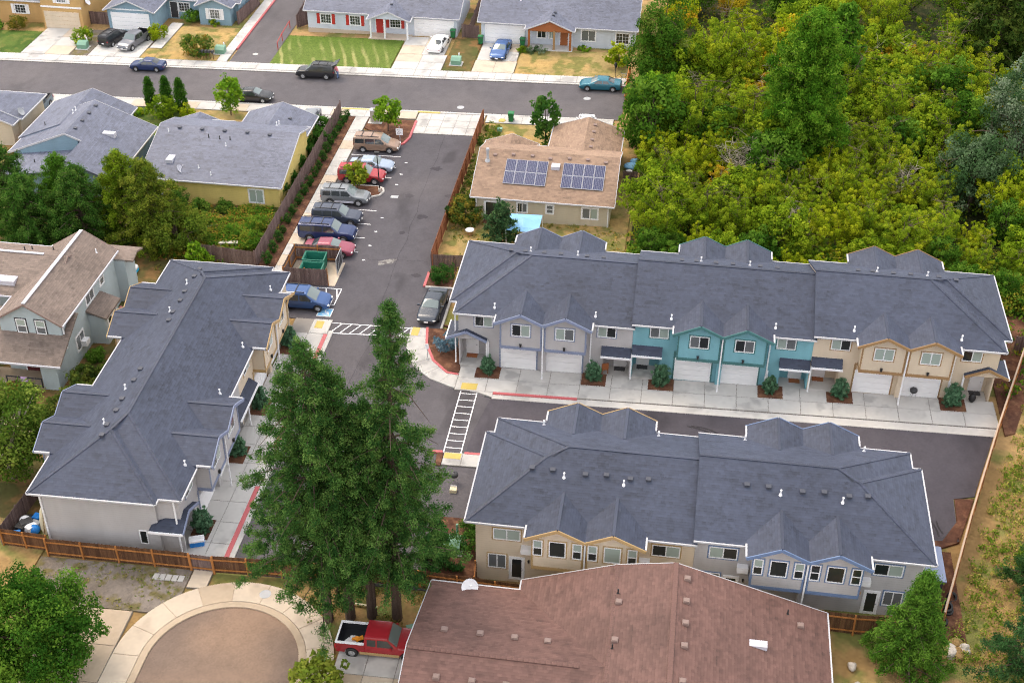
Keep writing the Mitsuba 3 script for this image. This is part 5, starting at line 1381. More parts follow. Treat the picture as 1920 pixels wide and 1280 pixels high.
# columns and shrubs of the garden on the near side of the street
rng = np.random.RandomState(65)
zc = rng.uniform(.15, 3.75, 210); ac = rng.uniform(0, 2 * PI, 210); rc = .62 * np.clip(np.minimum(1.0, (4.15 - zc) / 1.6), .12, 1) * np.minimum(1, .55 + zc * .5) * rng.uniform(.55, 1, 210)
v, f, col = leaves(rng, np.stack([rc * np.cos(ac), rc * np.sin(ac), zc], 1), .27, 42, .08, [(.014, .05, .005), (.026, .075, .008), (.045, .105, .011)])
cb = ((v, f), col, MB().tube([(0, 0, -.1), (0, 0, 3)], [.08, .03], 5).mesh())
for x, y, s, lb in ((-62.2, 134.0, .95, 'left of the three clipped columns by the street'), (-60.2, 134.0, 1.0, 'middle one of the three clipped columns by the street'), (-58.2, 133.2, 1.05, 'right of the three clipped columns by the street')):
    place_bush('column_shrub', lb, x, y, cb, 'clipped columns', 'shrub', s)
place_bush('shrub', 'mounded drooping olive shrub between the clipped columns', -59.8, 131.4, bush(66, 2.0, 2.6, 60, 34, .16, OLIVE[:3], .4))
place_bush('shrub', 'yellow-leaved shrub right of the clipped columns', -56.9, 131.6, bush(67, 1.1, 1.9, 26, 30, .16, YELLOW, .35))
place_bush('shrub', 'low yellow and green shrub left of the clipped columns', -63.3, 131.4, bush(68, 1.2, 1.0, 24, 30, .14, LIME[:2] + YELLOW[2:], .3))
place_bush('shrub', 'big round shrub with rusty sides in the dry yard by the lane', -61.6, 148.6, bush(69, 2.2, 3.0, 80, 36, .17, [(.03, .06, .01), (.055, .1, .014), (.09, .12, .02), (.17, .1, .02)], .45))
place_bush('shrub', 'round yellow-green shrub beside the drive of the blue house', -68.2, 152.9, bush(70, 1.35, 2.3, 36, 32, .16, YELLOW[:3], .4))
place_bush('shrub', 'leafy shrub under the window of the blue house', -66.0, 159.0, bush(71, 1.3, 1.9, 30, 30, .16, GREEN, .35))
place_bush('shrub', 'olive shrub in front of the white shutters', -62.6, 158.0, bush(72, .9, .9, 16, 26, .14, OLIVE, .25))
place_bush('shrub', 'orange-tipped round shrub before the ochre house', -88.3, 154.8, bush(73, 1.5, 1.8, 34, 30, .16, [(.06, .07, .01), (.1, .1, .015), (.18, .12, .02)], .4))
place_bush('shrub', 'green shrub at the left edge before the ochre house', -91.0, 154.3, bush(74, 1.2, 1.6, 26, 30, .16, GREEN, .35))
place_bush('shrub', 'leafy shrub by the green cabinet between the two far drives', -77.5, 150.9, bush(75, 1.5, 2.1, 34, 32, .17, OLIVE, .4))
place_bush('shrub', 'round bright green shrub beside the pale blue house', -48.9, 85.4, bush(76, 1.0, 1.5, 34, 40, .11, [(.035, .08, .01), (.05, .11, .013), (.08, .15, .02)], .3, .06))
place_bush('shrub', 'dark clipped ball in front of the porch railing', -52.4, 80.1, bush(77, .95, 1.3, 30, 40, .1, [(.008, .03, .008), (.015, .045, .011), (.025, .06, .015)], .28, .06))
place_bush('shrub', 'reddish shrub beside the dark clipped ball', -53.9, 80.4, bush(78, .8, 1.1, 20, 30, .13, RUSSET, .26))
for i, (x, y, s) in enumerate(((-48.3, 81.6, 1.0), (-47.6, 79.4, 1.1), (-48.8, 77.6, .9), (-46.8, 83.0, .8))):
    place_bush('shrub', ['feathery olive shrub below the corner of the pale blue house', 'largest feathery shrub along the west side of the slate roof', 'feathery shrub at the path end west of the slate roof', 'feathery shrub tucked under the west eave of the slate roof'][i], x, y, bush(79 + i, 1.6, 2.2, 40, 34, .17, [(.025, .045, .01), (.05, .075, .014), (.09, .11, .02)], .4), 'feathery shrubs by the slate roof', 'shrub', s)
place_bush('shrub', 'dark shrub at the far corner of the long slate roof', -45.5, 96.0, bush(84, 1.0, 1.5, 20, 30, .13, DEEP, .3))
place_bush('shrub', 'large mixed shrub at the back corner of the tan solar house', -21.6, 111.7, bush(85, 2.1, 3.0, 70, 36, .18, [(.02, .045, .01), (.04, .07, .012), (.08, .09, .015), (.17, .12, .02)], .45))
for i, (x, y) in enumerate(((-13.9, 68.6), (-13.6, 66.9))):
    place_bush('shrub', ['upper of the two dark shrubs against the tan end wall', 'lower of the two dark shrubs against the tan end wall'][i], x, y, bush(86 + i, .95, 1.9, 26, 34, .12, DEEP, .3))
for i, (x, y, R_, H_) in enumerate(((-38.6, 126.5, 1.5, 2.2), (-39.7 - 1.2, 123.5, 1.3, 2.0), (-41.0, 120.5, 1.3, 2.1), (-41.2, 117.4, 1.3, 1.9), (-40.9, 129.6, 1.4, 2.0), (-41.1, 114.6, 1.3, 1.7))):
    if i == 0: x = -40.8
    place_bush('shrub', 'glossy green shrub between the yellow wall and the grey parking fence', x, y, bush(90 + i, R_, H_, 40, 34, .17, [(.014, .05, .008), (.025, .075, .011), (.045, .105, .016)], .4), 'shrubs between the yellow wall and the fence')
for i, (x, y) in enumerate(((-50.6, 111.2), (-48.1, 110.4), (-46.0, 111.3))):
    place_bush('shrub', ['upright green shrub before the yellow wall, nearest the conifers', 'shrub at the middle of the yellow wall', 'low shrub right of the middle of the yellow wall'][i], x, y, bush(100 + i, 1.0, [2.6, 1.9, 1.3][i], 30, 32, .18, [(.03, .07, .01), (.05, .1, .014), (.09, .13, .02)], .38))
place_bush('shrub', 'grey-green plants before the timber porch', -20.0, 153.6, bush(104, 1.3, .9, 22, 30, .13, SILVER, .25))
place_bush('shrub', 'dark rounded plant left of the timber porch', -21.7, 153.5, bush(105, .8, .8, 16, 30, .13, OLIVE[:3], .25))
place_bush('shrub', 'low bright plants under the window of the grey house', -14.2, 154.9, bush(106, 1.0, .6, 16, 30, .12, LIME, .22))
place_bush('shrub', 'leafy shrub beyond the end fence by the tan roof', -6.4, 131.0, bush(107, 1.3, 2.0, 30, 32, .17, GREEN, .4))

# ground cover: weeds of the yards and slope, brambles under the wood: uncountable
def cover(name, label, pts, r, per, size, pal, seed, flat=.6):
    rng = np.random.RandomState(seed)
    rr = np.broadcast_to(r, (len(pts),)) * rng.uniform(.35, 1.65, len(pts))
    v, f, col = leaves(rng, pts, np.stack([rr, rr, rr * flat], 1), per, size, pal, up=.6, jitter=.3)
    k = struct(name, 'stuff', label)
    labels[k]['category'] = 'plants'
    emit(k, (v, f), 'leaf', color=col)


def scatter(seed, n, x0, x1, y0, y1, thr=.0, f=.3, zmax=.3, inside=None):
    rng = np.random.RandomState(seed)
    p = np.stack([rng.uniform(x0, x1, n), rng.uniform(y0, y1, n), rng.uniform(.0, zmax, n)], 1)
    keep = meshkit.fbm(p * [f, f, 0] + seed, 3) > thr
    if inside is not None: keep &= np.array([inside(*q[:2]) for q in p])
    return p[keep]


cover('weeds', 'tangle of green and orange weeds in the yard of the yellow house', scatter(1, 1300, -49.5, -39.7, 101.9, 112.0, .46, .35, .7), .42, 22, .13, [(.03, .09, .008), (.065, .13, .012), (.13, .16, .02), (.25, .15, .03)], 1)
cover('weeds', 'low weeds along the pale blue house', scatter(2, 420, -49.2, -44.6, 79, 103, .5, .4, .25), .3, 12, .14, [(.04, .07, .01), (.08, .11, .02), (.12, .1, .02)], 2)
cover('weeds', 'tufts of dry grass and weeds on the slope east of the fence', scatter(3, 9000, 18.5, 52, 48, 100, .47, .16, .3, lambda x, y: x > 18.9 + (y - 64) * .345), .4, 24, .1, [(.05, .10, .010), (.09, .14, .014), (.16, .18, .03), (.32, .25, .08)], 3)
cover('weeds', 'weeds in the garden of the tan solar house', scatter(4, 700, -23, -6.2, 101.5, 112.2, .5, .3, .15), .26, 10, .12, [(.07, .11, .015), (.15, .15, .03), (.3, .2, .06)], 4)
cover('weeds', 'green fringe along the inside of the cedar fence', scatter(5, 260, -23.2, -21.2, 112, 133, .35, .3, .5), .35, 14, .15, [(.03, .06, .01), (.06, .1, .015), (.12, .14, .02)], 5)
cover('weeds', 'weeds on the dry ground by the turning circle', scatter(6, 320, -43, -32.6, 58.5, 62.4, .5, .6, .08), .16, 8, .09, [(.07, .11, .02), (.2, .17, .06)], 6)
cover('weeds', 'weeds and needles under the firs', scatter(7, 400, -23.5, -14.5, 58.4, 62.4, .45, .5, .12), .22, 10, .1, [(.05, .09, .012), (.2, .14, .05), (.12, .1, .03)], 7)
inwood = lambda x, y: (x > -5.4 and y > 101.0) or (x > 25.5 and y > 88 and x > 25.5)
cover('brambles', 'dark brambles and undergrowth of the wooded lot', np.vstack([scatter(8, 8000, -6, 75, 84, 190, .30, .2, 1.1, inwood), scatter(9, 3800, -5.4, 34, 100.6, 109, .2, .3, 1.5, inwood)]), .6, 17, .2, [(.028, .07, .008), (.055, .115, .012), (.10, .15, .016), (.18, .15, .02)], 8, .7)

# the wooded lot: individual trees from a set of grown prototypes
def willowy(seed, H, R, n, pal, size=.075, per=98, bare=0, cr=.66):
    """open, many-stemmed tree: stems fanning out, each ending in a feathery plume of leaves"""
    rng = np.random.RandomState(seed)
    cs, rr_, ks, tk = [], [], [], MB()
    for i in range(n):
        a = i * 2.4 + rng.uniform(-.4, .4); rr = R * math.sqrt((i + .5) / n) * rng.uniform(.8, 1.1); h = H * rng.uniform(.62, 1.05) * (1.1 - .35 * rr / R)
        q = np.linspace(0, 1, 8)
        bend = rng.normal(size=2) * .16 * R
        pts = np.stack([np.cos(a) * rr * q ** 1.3 + bend[0] * np.sin(q * PI), np.sin(a) * rr * q ** 1.3 + bend[1] * np.sin(q * PI), h * (1.2 * q - .2 * q ** 3)], 1)
        tk.tube(pts, np.linspace(.08, .012, 8), 4)
        if i >= bare:
            u = np.linspace(.34, 1.04, 9) + rng.uniform(-.03, .03, 9)
            p = np.stack([np.interp(u, q, pts[:, j]) for j in range(3)], 1) + rng.normal(size=(9, 3)) * [.22, .22, .15]
            cs.append(p); rr_.append(cr * (1.25 - .85 * u) * rng.uniform(.75, 1.25, 9)); ks.append(np.full(9, rng.uniform()) + .25 * (u - .7))
        else:
            for e in range(9):
                s_ = pts[rng.randint(3, 8)]; tk.tube([s_, s_ + rng.normal(size=3) * [.5, .5, .3] + [0, 0, .3], s_ + rng.normal(size=3) * [.9, .9, .4] + [0, 0, .6]], [.035, .025, .01], 3)
    if not cs: return None, None, tk.mesh()
    v, f, col = leaves(rng, np.vstack(cs), np.concatenate(rr_), per, size, pal, elong=2.2, shell=.35, kc=np.concatenate(ks))
    return (v, f), col, tk.mesh()


kinds = {}


def grow(kind, made, bark):
    mh, col, tk = made
    g = {'type': 'shapegroup'}
    if mh is not None: g['crown'] = mikit.ply(mh, 'leaf', color=col)
    g['trunk'] = mikit.ply(tk, bark)
    scene['grown_' + kind] = g
    kinds[kind] = True


grow('yellow_a', willowy(201, 5.6, 3.0, 19, YELLOW), 'bark')
grow('yellow_b', willowy(202, 6.4, 3.2, 19, OLIVE[1:] + YELLOW[3:], bare=1), 'bark')
grow('olive_a', willowy(203, 6.2, 3.1, 20, OLIVE, bare=1), 'bark')
grow('olive_b', broadleaf(204, 6.2, 3.1, .6, 95, 60, .18, OLIVE, .12, .45, .6, nl=9), 'bark')
grow('green_a', broadleaf(205, 7.2, 3.0, .6, 100, 64, .19, GREEN, .14, .4, .65), 'bark')
grow('gold_a', willowy(206, 5.0, 2.7, 16, GOLD, bare=2), 'bark_pale')
grow('gold_b', broadleaf(207, 5.2, 2.6, .4, 70, 56, .17, YELLOW[1:] + GOLD[2:], .1, .5, .5, nl=10), 'bark_pale')
grow('bare_a', willowy(208, 4.6, 2.2, 22, GOLD, bare=22), 'bark_pale')
rw = np.random.RandomState(77)
spots = []
named = [   # trees that the photograph shows singly: px-free ground places
]
lbl = {'yellow_a': 'yellow-green many-stemmed tree of the wooded lot', 'yellow_b': 'yellow-olive tree with pale bare stems in the wooded lot', 'olive_a': 'open olive-green tree of the wooded lot', 'olive_b': 'rounded olive-green tree of the wooded lot',
       'green_a': 'dark green rounded tree of the wooded lot', 'gold_a': 'golden thin-leaved tree with bare stems in the wooded lot', 'gold_b': 'rounded golden-leaved tree of the wooded lot', 'bare_a': 'bare grey thicket of dead stems in the wooded lot'}
names = list(lbl)


def plant(kind, x, y, s, sz=None):
    k = numbered('wood_tree' if kind != 'bare_a' else 'dead_tree')
    scene[k] = {'type': 'instance', 'g': {'type': 'ref', 'id': 'grown_' + kind}, 'to_world': W(plumb(x, y, -.1, rw.uniform(0, 360), s, sz or s * rw.uniform(.85, 1.15)))}
    zone = ('just behind the grey and teal sections of the row' if x < 8 else 'just behind the tan section of the row') if y < 110 else ('right of the solar house' if x < 2.5 and y < 128 else 'left of the tall rich-green tree' if x < 8 else 'in front of the tall rich-green tree' if x < 22 and y < 120 else 'beside the grey-green willows' if x > 24 and y < 126 else 'behind the tall rich-green tree' if x < 24 else 'towards the dark cedar') if y < 146 else ('at the top of the picture' if x < 16 else 'at the far right top')
    lab(k, lbl[kind].replace(' of the wooded lot', '').replace(' in the wooded lot', '') + ', ' + zone, 'tree', 'wood trees ' + zone + ', ' + kind.replace('_', ' '))


big = []   # kept clear for the single large trees below
BIGS = ((10.4, 124.0, 3.0), (-5.6, 141.5, 3.2), (-4.0, 130.5, 3.0), (32.5, 125.0, 4.6), (27.0, 119, 3.6), (33.5, 149.0, 4.5), (15.5, 138, 2.4))
def allowed(x, y):
    if y < 146: return x > (-5.0 if y > 120 else -3.4) or False
    return x > -4
BARE = ((5.0, 121.5, 1.15), (14.8, 128.9, .9), (20.3, 119.5, .95), (9.6, 112.0, .8), (-.6, 137.0, 1.0))
for x, y, s_ in BARE: plant('bare_a', x, y, s_, s_)
for n in range(275):
    best = None
    for _ in range(14):
        x, y = (rw.uniform(-5.0, 46), rw.uniform(103.4, 150)) if n < 225 else (rw.uniform(-4, 62), rw.uniform(148, 182))
        if n >= 262: x, y = rw.uniform(29, 48), rw.uniform(93, 106)
        if not allowed(x, y) or any((x - a) ** 2 + (y - b) ** 2 < r * r for a, b, r in BIGS) or any((x - a) ** 2 + (y - b) ** 2 < 2.4 for a, b, r in BARE): continue
        d = min([(x - a) ** 2 + (y - b) ** 2 for a, b in spots] + [1e9])
        if best is None or d > best[0]: best = (d, x, y)
    if best is None: continue
    x, y = best[1:]
    spots.append((x, y))
    near = y < 126
    f_ = float(meshkit.fbm(np.array([[x * .06, y * .06, 3.0]]), 2)[0])
    p = [.38, .14, .26, .09, .09, .02, .02, .0] if near else [.22, .10, .24, .18, .22, .03, .01, .0]
    if f_ > .60: p = [.22, .16, .18, .1, .06, .13, .15, .0]
    if y < 108: p = [.16, .12, .26, .14, .28, .02, .0, .02]
    plant(names[rw.choice(8, p=np.array(p) / sum(p))], x, y, (.84 if near else 1.1) * rw.uniform(.72, 1.3) * (.66 if y < 108 else 1))
# large single trees of the lot
mh, col, tk = conifer(301, 17.5, 4.6, .4, 210, .12, [(.026, .078, .006), (.045, .115, .009), (.075, .16, .013), (.12, .20, .02)], .38, .1, 70, .72, .06, .3, tipz=.25)
place_tree('poplar', 'tall rich-green tree standing out in the middle of the wooded lot', 'tree', mh, col, tk, plumb(10.4, 124.8))
for sd, x, y, H, R, pal, lb, n_ in ((302, -4.6, 142.5, 12.5, 3.7, GREEN[:3] + [(.10, .12, .025)], 'tall dark leafy tree at the end of the grey house, beside the dead end', 240), (303, -3.6, 130.8, 8.8, 3.4, LIME[:3], 'bright green tree just right of the wooden barricade', 130), (304, 32.5, 126.5, 13.5, 6.2, SILVER, 'large grey-green willow at the right edge of the wood', 240), (305, 27.0, 119.5, 9.0, 4.6, SILVER[:3], 'lower grey-green willow below the large one at the right edge', 150)):
    mh, col, tk = broadleaf(sd, H, R, .8, n_, 95, .17, pal, .25, .45, .85)
    place_tree('broadleaf_tree', lb, 'tree', mh, col, tk, plumb(x, y))
mh, col, tk = conifer(306, 14, 6.0, .5, 120, .26, [(.02, .042, .008), (.04, .068, .012), (.075, .10, .018)], .55, .1, 18, .6, .05, .3)
place_tree('cedar', 'dark layered cedar at the top right of the wood', 'cedar', mh, col, tk, plumb(33.5, 150.0))
mh, col, tk = conifer(308, 13, 3.0, .5, 100, .22, [(.03, .085, .008), (.05, .12, .012), (.08, .16, .016)], .45, .1, 18, .6, .05, .3)
place_tree('poplar', 'second rich-green tree behind the tall one in the wood', 'tree', mh, col, tk, plumb(14.8, 139.0))

for i, (x, y, R_, H_) in enumerate(((-41.8, 108.2, 1.3, 1.5), (-41.4, 105.2, 1.4, 1.6), (-43.6, 106.9, 1.2, 1.2), (-47.9, 107.6, 1.1, 1.2))):
    place_bush('shrub', ['bramble mound in the weedy yard nearest the yellow wall', 'bramble mound against the grey parking fence in the weedy yard', 'bramble mound in the middle of the weedy yard', 'low bramble at the cedar side of the weedy yard'][i], x, y, bush(110 + i, R_, H_, 44, 44, .12, [(.03, .08, .008), (.05, .115, .011), (.085, .15, .016), (.15, .16, .02)], .4))
for i, (x, y, R_, H_) in enumerate(((30.5, 84.5, 1.5, 1.6), (28.6, 79.8, 1.2, 1.1), (27.4, 75.5, 1.3, 1.2), (32.5, 88.5, 1.8, 2.0), (24.6, 70.5, 1.0, .9))):
    place_bush('shrub', ['scrub mound on the dry slope opposite the end of the inner road', 'low scrub on the dry slope just below the end of the inner road', 'low scrub on the slope halfway down the long fence', 'larger scrub mound where the slope meets the wood', 'small scrub on the slope beside the bark wedge'][i], x, y, bush(120 + i, R_, H_, 44, 40, .13, [(.04, .09, .01), (.08, .13, .014), (.14, .17, .02)], .4))

# ------------------------------------------------------------------ fences, yard things, street furniture
def fence(label, pts, h=1.8, mat='fence_grey', post='fence_grey', rail=None, step=2.4, bw=.14, side=1, cap=None, cat='fence', group='fences', z0=0.03, name='fence'):
    k = lab(numbered(name), label, cat, group)
    b = MB()
    rf = np.random.RandomState(len(pts) + int(abs(pts[0][0])))
    for (x0, y0), (x1, y1) in zip(pts[:-1], pts[1:]):
        L = math.hypot(x1 - x0, y1 - y0); d = np.array([(x1 - x0) / L, (y1 - y0) / L]); nrm = np.array([-d[1], d[0]]) * side
        n = max(1, int(round(L / step)))
        for i in range(n + (1 if (x1, y1) == pts[-1] else 0)):
            p = np.array([x0, y0]) + d * L * i / n + nrm * .07
            part(k, 'post', MB().box(-.05, .05, -.05, .05, -.2, h + .06, tr(*p) @ rot('z', math.atan2(d[1], d[0]))), post)
        for i in range(n):
            p, q = np.array([x0, y0]) + d * L * i / n + nrm * .06, np.array([x0, y0]) + d * L * (i + 1) / n + nrm * .06
            for z in (.35, h - .28): part(k, 'rail', MB().bar((*p, z), (*q, z), .05, .1), rail or post)
        m = int(L / bw)
        for i in range(m):
            a, c = np.array([x0, y0]) + d * L * i / m, np.array([x0, y0]) + d * (L * (i + 1) / m - .012)
            hh = h + rf.uniform(-.03, .03)
            b.bar((*a, z0 + hh / 2), (*c, z0 + hh / 2), .022, hh)
        if cap: part(k, 'cap_rail', MB().bar((x0, y0, h + .06), (x1, y1, h + .06), .13, .05), cap)
    part(k, 'boards', b, mat, kind='stuff')
    return k


fence('weathered grey board fence along the left of the parking lot', [(-39.65, 101.4), (-39.65, 134.0)], 1.8, side=1)
fence('weathered board fence closing the weedy yard above the long slate roof', [(-46.9, 103.5), (-46.0, 102.3), (-39.7, 101.35)], 1.7, side=1)
fence('reddish board fence along the right of the parking lot', [(-23.35, 103.3), (-23.35, 133.4)], 1.75, 'fence_cedar', 'fence_cedar', side=-1)
fence('short dark board fence behind the clipped hedge', [(-23.4, 103.3), (-20.2, 103.4)], 1.4, side=1)
fence('dark board fence with orange rails below the long slate roof', [(-46.6, 63.35), (-43.1, 63.15)], 1.55, 'fence_brown', 'fence_orange', side=-1, step=1.8)
fence('long dark board fence with orange posts and rails above the turning circle', [(-43.0, 62.75), (-32.5, 62.6)], 1.6, 'fence_brown', 'fence_orange', side=-1, step=2.5)
fence('paler gate panel in the fence above the concrete path', [(-32.45, 62.6), (-30.85, 62.55)], 1.5, 'fence_grey', 'fence_orange', side=-1, step=1.6, cat='gate', name='gate')
fence('board fence with orange rails running behind the firs', [(-30.8, 62.55), (-16.5, 63.0)], 1.55, 'fence_brown', 'fence_orange', side=-1, step=2.5)
fence('orange-railed fence between the tan end wall and the rust-red roof', [(-16.4, 63.0), (-8.6, 62.5)], 1.5, 'fence_brown', 'fence_orange', side=-1, step=2.4)
fence('short fence running up beside the tan end wall', [(-12.6, 62.9), (-12.75, 64.4)], 1.5, 'fence_brown', 'fence_orange', side=1, step=1.5)
fence('stepped fence with orange rails behind the grey half of the rear row', [(7.5, 62.5), (12.3, 62.3), (17.6, 62.4)], 1.75, 'fence_brown', 'fence_orange', side=-1, step=2.3)
fence('small side fence beside the shed', [(15.9, 64.4), (18.0, 64.3)], 1.4, 'fence_brown', 'fence_orange', side=-1, step=2.0)
fence('long straight fence with a pale top rail down the east edge', [(17.95, 63.2), (20.9, 72.9), (24.15, 82.9), (28.3, 95.0)], 1.75, 'fence_cedar', 'fence_cedar', 'fence_orange', side=-1, step=2.4, cap='fence_cap')
fence('grey board fence at the upper right end of the tan section', [(27.6, 95.4), (33.5, 97.5)], 1.7, side=1)
fence('dark fence beside the white garage door of the blue house', [(-79.2, 157.3), (-76.1, 157.1)], 1.7, side=1)
fence('grey fence between the blue house and the lane', [(-59.6, 158.9), (-58.9, 166)], 1.7, side=1)
fence('grey fence between the white house and the lane', [(-50.6, 159.8), (-51.6, 158.6), (-52.2, 170)], 1.7, side=1)
fence('dark fence between the white and the grey house', [(-29.9, 157.6), (-27.7, 157.2)], 1.7, side=1)
fence('side fence running back between the white and the grey house', [(-28.9, 157.5), (-29.2, 172)], 1.7, side=1)
fence('dark fence between the two grey-roofed houses on the left', [(-56.1, 112.6), (-57.0, 124.0)], 1.6, 'fence_brown', 'fence_brown', side=1)
fence('red-brown fence beside the dark pickup', [(-71.9, 118.0), (-72.3, 129.5)], 1.5, 'fence_cedar', 'fence_cedar', side=1)
fence('dark side fence at the near left corner of the long slate roof', [(-46.7, 63.4), (-46.2, 70.5)], 1.6, 'fence_grey', 'fence_grey', side=1)
fence('fence beside the right wall of the tan solar house', [(-6.9, 121.2), (-5.5, 121.2)], 1.5, side=1)
# barricade at the dead end
k = lab('barricade', 'rusty wooden barricade across the dead end of the street', 'barricade')
for y in (141.0, 142.7, 144.4, 146.2, 148.0): part(k, 'post', MB().box(-8.15, -7.97, y - .09, y + .09, -.2, 1.25), 'fence_orange')
for z in (.45, .95): part(k, 'rail', MB().box(-8.24, -8.16, 141, 148.1, z, z + .2), 'fence_orange')
# red rail along the lane
k = lab('guard_rail', 'thin red pipe rail along the right side of the lane', 'rail')
part(k, 'top_rail', MB().tube([(-52.2, 151.4, .9), (-52.45, 154.5, .9), (-52.6, 158.5, .95)], .05, 6), 'red')
for x, y in ((-52.2, 151.5), (-52.4, 154.2), (-52.6, 158.4)): part(k, 'post', MB().cyl((x, y, 0), (x, y, .95), .05, n=6), 'red')

# bin enclosure with two dumpsters and a steel gate
fence('board enclosure for the bins, open towards the lot', [(-32.2, 99.05), (-36.35, 99.05), (-36.35, 103.15), (-31.9, 103.15)], 1.75, 'fence_grey', 'fence_orange', side=-1, step=2.1, cat='bin enclosure', group=None, name='bin_enclosure')
k = struct('pad'); emit(k, MB().box(-36.3, -31.6, 99.1, 103.1, -.2, .03), 'concrete_warm')
for (x, y, lb) in ((-34.1, 102.0, 'open green dumpster at the back of the bin enclosure'), (-33.9, 100.2, 'second green dumpster nearer the front boards of the enclosure')):
    k = lab(numbered('dumpster'), lb, 'dumpster')
    M = tr(x, y, .06)
    out = m3.Manifold.hull_points(np.array([(-.95, -.55, .12), (.95, -.55, .12), (.95, .5, .12), (-.95, .5, .12), (-1.0, -.75, 1.25), (1.0, -.75, 1.25), (1.0, .55, 1.35), (-1.0, .55, 1.35)]))
    inn = m3.Manifold.hull_points(np.array([(-.88, -.5, .2), (.88, -.5, .2), (.88, .45, .2), (-.88, .45, .2), (-.93, -.68, 1.4), (.93, -.68, 1.4), (.93, .48, 1.5), (-.93, .48, 1.5)]))
    part(k, 'bin', out - inn, 'dumpster_green', M)
    part(k, 'rim', MB().box(-1.04, 1.04, -.82, -.74, 1.2, 1.3).box(-1.04, 1.04, .52, .6, 1.28, 1.4).bar((-1.02, -.78, 1.25), (-1.02, .56, 1.34), .07, .1).bar((1.02, -.78, 1.25), (1.02, .56, 1.34), .07, .1), 'dumpster_green', M)
    part(k, 'number_label', MB().box(-.16, .16, -.765, -.735, .98, 1.12, rot('x', .16) @ tr(0, .01, 0)), 'white', M)
    for xx in (-.7, .7): part(k, 'caster', MB().cyl((xx, -.4, .02), (xx + .06, -.4, .02), .08, n=10), 'black', M @ tr(0, 0, .06))
    part(k, 'lid', MB().box(-.95, .95, .56, .62, .25, 1.3, tr(0, 0, 0)), 'dark', M)
k = lab('steel_gate', 'dark open steel gate of the bin enclosure', 'gate')
part(k, 'frame', MB().bar((-31.85, 103.0, .15), (-31.8, 100.9, .15), .05, .05).bar((-31.85, 103.0, 1.7), (-31.8, 100.9, 1.7), .05, .05).bar((-31.85, 103.0, .1), (-31.85, 103.0, 1.75), .06, .06).bar((-31.8, 100.9, .1), (-31.8, 100.9, 1.75), .06, .06).bar((-31.85, 103.0, 1.7), (-31.8, 100.9, .15), .04, .04), 'steel')
part(k, 'mesh_panel', MB().bar((-31.86, 103.0, .92), (-31.81, 100.95, .92), .012, 1.5), 'dark')
# lamp
k = lab('lamp_post', 'slim black lamp post on the parking island', 'lamp post')
part(k, 'pole', MB().cyl((-31.35, 116.8, 0), (-31.35, 116.8, 4.5), .06, .05, 10), 'black')
part(k, 'base', MB().cyl((-31.35, 116.8, .1), (-31.35, 116.8, .5), .2, .18, 12), 'stone')
part(k, 'lamp_head', MB().box(-31.6, -31.1, 116.65, 116.95, 4.45, 4.62), 'black')
k = lab('notice_sign', 'white notice board on a post at the lot entrance', 'sign')
part(k, 'post', MB().cyl((-31.6, 127.9, 0), (-31.6, 127.9, 2.0), .04, n=8), 'steel')
part(k, 'board', MB().box(-31.98, -31.22, 127.82, 127.86, 1.0, 1.75), 'white')
for i in range(4): part(k, 'text_line', MB().box(-31.88, -31.88 + (.56, .4, .5, .32)[i], 127.812, 127.822, 1.58 - .14 * i, 1.62 - .14 * i), 'dark')
k = lab('access_sign', 'small white sign on a post behind the curved kerb', 'sign')
part(k, 'post', MB().cyl((-20.9, 88.7, 0), (-20.9, 88.7, 1.75), .035, n=8), 'steel')
part(k, 'board', MB().box(-21.05, -20.75, 88.64, 88.67, 1.3, 1.75), 'white')
k = lab('utility_cabinet', 'pale utility cabinet on its pad under the young tree at the entrance', 'cabinet')
part(k, 'pad', MB().box(-36.2, -34.6, 132.0, 133.2, 0, .16), 'concrete_pale'); part(k, 'box', MB().box(-35.9, -34.9, 132.3, 132.95, .16, 1.5), 'stone')
part(k, 'lid', MB().box(-35.95, -34.85, 132.25, 133.0, 1.5, 1.58), 'sky_light')


def wheelie(x, y, label, deg=0):
    k = lab(numbered('wheelie_bin'), label, 'bin', 'green wheelie bins')
    M = plumb(x, y, .1, deg)
    part(k, 'body', m3.Manifold.hull_points(np.array([(-.24, -.28, .06), (.24, -.28, .06), (.24, .22, .06), (-.24, .22, .06), (-.3, -.36, .98), (.3, -.36, .98), (.3, .34, .98), (-.3, .34, .98)])), 'green_bin', M)
    part(k, 'lid', MB().box(-.33, .33, -.42, .38, .98, 1.06).box(-.25, .25, -.3, .3, 1.06, 1.1), 'green_bin', M)
    part(k, 'handle', MB().box(-.25, .25, .38, .46, .94, 1.0), 'dark', M)
    for s in (-1, 1): part(k, 'wheel', MB().cyl((s * .26, .28, .12), (s * .32, .28, .12), .12, n=10), 'black', M)


wheelie(-31.0, 157.1, 'green bin beside the garage of the white house', 180)
wheelie(-27.2, 155.5, 'green bin at the garage corner of the grey house', 180)
wheelie(-20.35, 134.3, 'green bin on the near sidewalk beside the yellow disc', 0)
wheelie(-21.9, 155.3, 'green bin at the right of the grey house garage', 180)
k = lab('play_disc', 'round yellow disc lying on the near sidewalk', 'disc')
emit(k, MB().cyl((-21.35, 134.3, .1), (-21.35, 134.3, .2), .42, .36, 20), 'pad_yellow')


